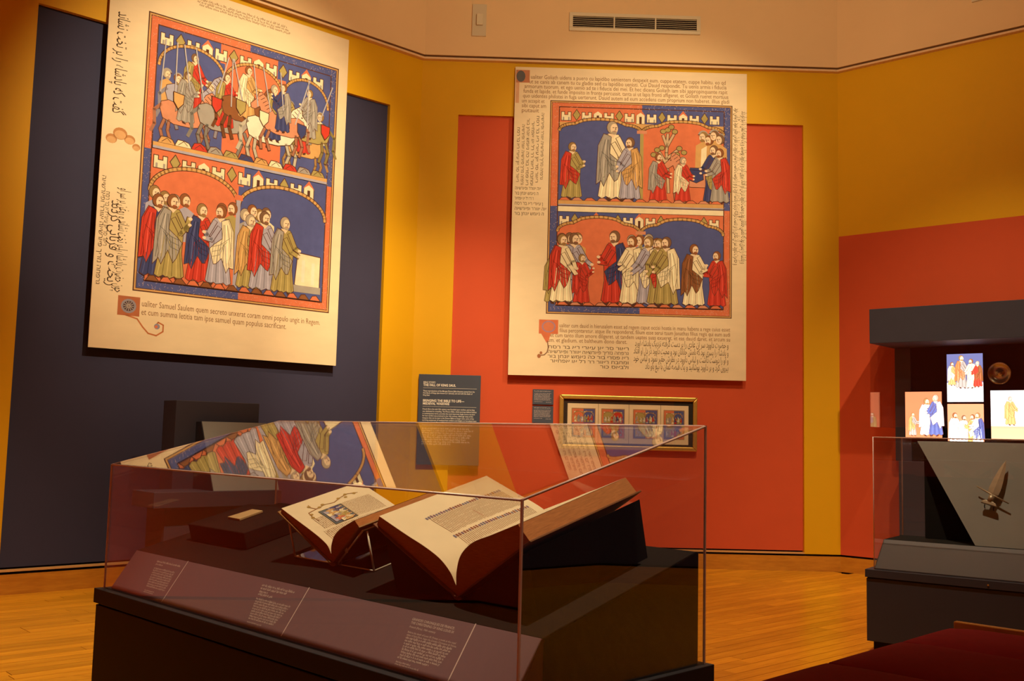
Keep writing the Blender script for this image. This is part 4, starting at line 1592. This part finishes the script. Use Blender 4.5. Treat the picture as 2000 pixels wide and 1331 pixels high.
def lightbox(x0, x1, z0, z1, label, ground, figs, low=None):
    e = empty('lightbox_picture', TW.matrix_world @ Matrix.Translation((x0, -.165, z0)))
    tag(e, label, 'picture', 'backlit pictures in the wall case')
    w, h = x1 - x0, z1 - z0
    part('box_body', CASEBLACK, e, 0, w, .004, .0645, 0, h)
    a = Art(sheet_mapper(w, h, .003), .00008)
    a.rect(0, 0, w, h, ground, 1)
    if low:
        a.rect(0, h * low[0], w, h, low[1], 2)
    for j, (u, v, hh, rc, cc, f, am) in enumerate(figs):
        a.person(w * u, h * v, h * hh, rc, cc, rnd, f, 4 + j * 6, am)
    a.build('backlit_print', LITINK, e)


LW = (0.75, 0.72, 0.70)
ox = -.689 - .02
lightbox(.86 + ox, 1.262 + ox, 1.60, 2.11, 'backlit picture on a coral ground, leftmost in the wall case', (0.50, 0.16, 0.07),
         [(.20, .97, .52, GRY, OLV, 1, .4), (.58, .97, .84, LW, LW, 1, .6), (.84, .97, .92, (0.10, 0.12, 0.32), LW, -1, .5)])
lightbox(1.322 + ox, 1.70 + ox, 1.995, 2.522, 'backlit picture with a pale table, upper one in the wall case', (0.10, 0.11, 0.24),
         [(.14, .66, .50, TAN, CRM, 1, .2), (.40, .72, .70, GRY, (0.55, 0.18, 0.06), 1, .3), (.68, .72, .62, CRM, CRM, -1, .2), (.86, .70, .55, RED, BRN, -1, .2)], (.60, LW))
lightbox(1.322 + ox, 1.70 + ox, 1.50, 1.972, 'backlit picture of pale robed people, below the upper one', (0.60, 0.24, 0.12),
         [(.20, .97, .78, LW, LW, 1, .4), (.45, .97, .72, LW, WHT, 1, .7), (.70, .97, .74, TAN, CRM, -1, .6), (.84, .97, .78, LW, BLU, -1, .4)])
lightbox(1.772 + ox, 2.16 + ox, 1.60, 2.115, 'backlit picture with one tan standing figure, rightmost in the wall case', LW,
         [(.50, .72, .60, TAN, TAN, 1, .2)], (.74, (0.62, 0.34, 0.2)))
ds = empty('bronze_dish', TW.matrix_world @ Matrix.Translation((1.845 - .689 - .01, -.102, 2.305)))
tag(ds, 'round dull bronze dish hung high in the wall case', 'dish')
q = MB()
q.lathe([(.0, -.010), (.035, -.012), (.042, -.006), (.07, -.004), (.085, -.012), (.112, -.026), (.122, -.026), (.122, -.020), (.09, -.004), (.07, -.001), (0, -.001)], (0, 0, 0), (1, 0, 0), (0, 0, 1), (0, 1, 0), 36)
q.build('dish_body', BRASS, ds)
q = MB()
q.lathe([(0, -.022), (.018, -.020), (.028, -.012)], (0, 0, 0), (1, 0, 0), (0, 0, 1), (0, 1, 0), 20)
q.build('boss', BRASS, ds)

# ================================================================== MAROON BENCH
b0 = Vector((1.582, 5.102, 0))
BEN = frame(b0, -ca, cb, (0, 0, 1))
bench = empty('bench', BEN)
tag(bench, 'low maroon upholstered bench with a wooden end rail, at the lower right', 'bench')
BWD = 1.0
part('frame_board', BENCHWOOD, bench, .06, BWD - .06, -.80, 1.44, .20, .27, .004)
for (x, y) in ((.08, -.78), (BWD - .14, -.78), (.08, 1.38), (BWD - .14, 1.38)):
    part('leg', BENCHWOOD, bench, x, x + .06, y, y + .06, 0, .20, .003)
for (y0, y1) in ((-.84, -.006), (.0, .820), (.826, 1.475)):
    q = MB()
    NX, NY = 14, 12
    rows = []
    for j in range(NY + 1):
        y = y0 + (y1 - y0) * j / NY
        i0 = len(q.v)
        for k in range(NX + 1):
            x = BWD * k / NX
            tx, ty = 2 * k / NX - 1, 2 * j / NY - 1
            z = .435 + .040 * (1 - abs(tx) ** 5) * (1 - abs(ty) ** 4)
            q.v.append((x, y, z))
        rows.append(i0)
    for j in range(NY):
        for k in range(NX):
            q.f.append((rows[j] + k, rows[j] + k + 1, rows[j + 1] + k + 1, rows[j + 1] + k))
            q.sm.append(True)
    ring = [rows[0] + k for k in range(NX + 1)] + [rows[j] + NX for j in range(1, NY + 1)] + [rows[NY] + k for k in reversed(range(NX))] + [rows[j] for j in reversed(range(1, NY))]
    i1 = len(q.v)
    for r_ in ring:
        v = q.v[r_]
        q.v.append((v[0], v[1], .271))
    for k in range(len(ring)):
        k2 = (k + 1) % len(ring)
        q.f.append((ring[k2], ring[k], i1 + k, i1 + k2))
        q.sm.append(False)
    q.f.append(tuple(i1 + k for k in reversed(range(len(ring)))))
    q.sm.append(False)
    q.build('cushion', MAROON, bench, .012, 3)
part('end_rail', BENCHWOOD, bench, .02, BWD, 1.478, 1.52, .20, .475, .006)
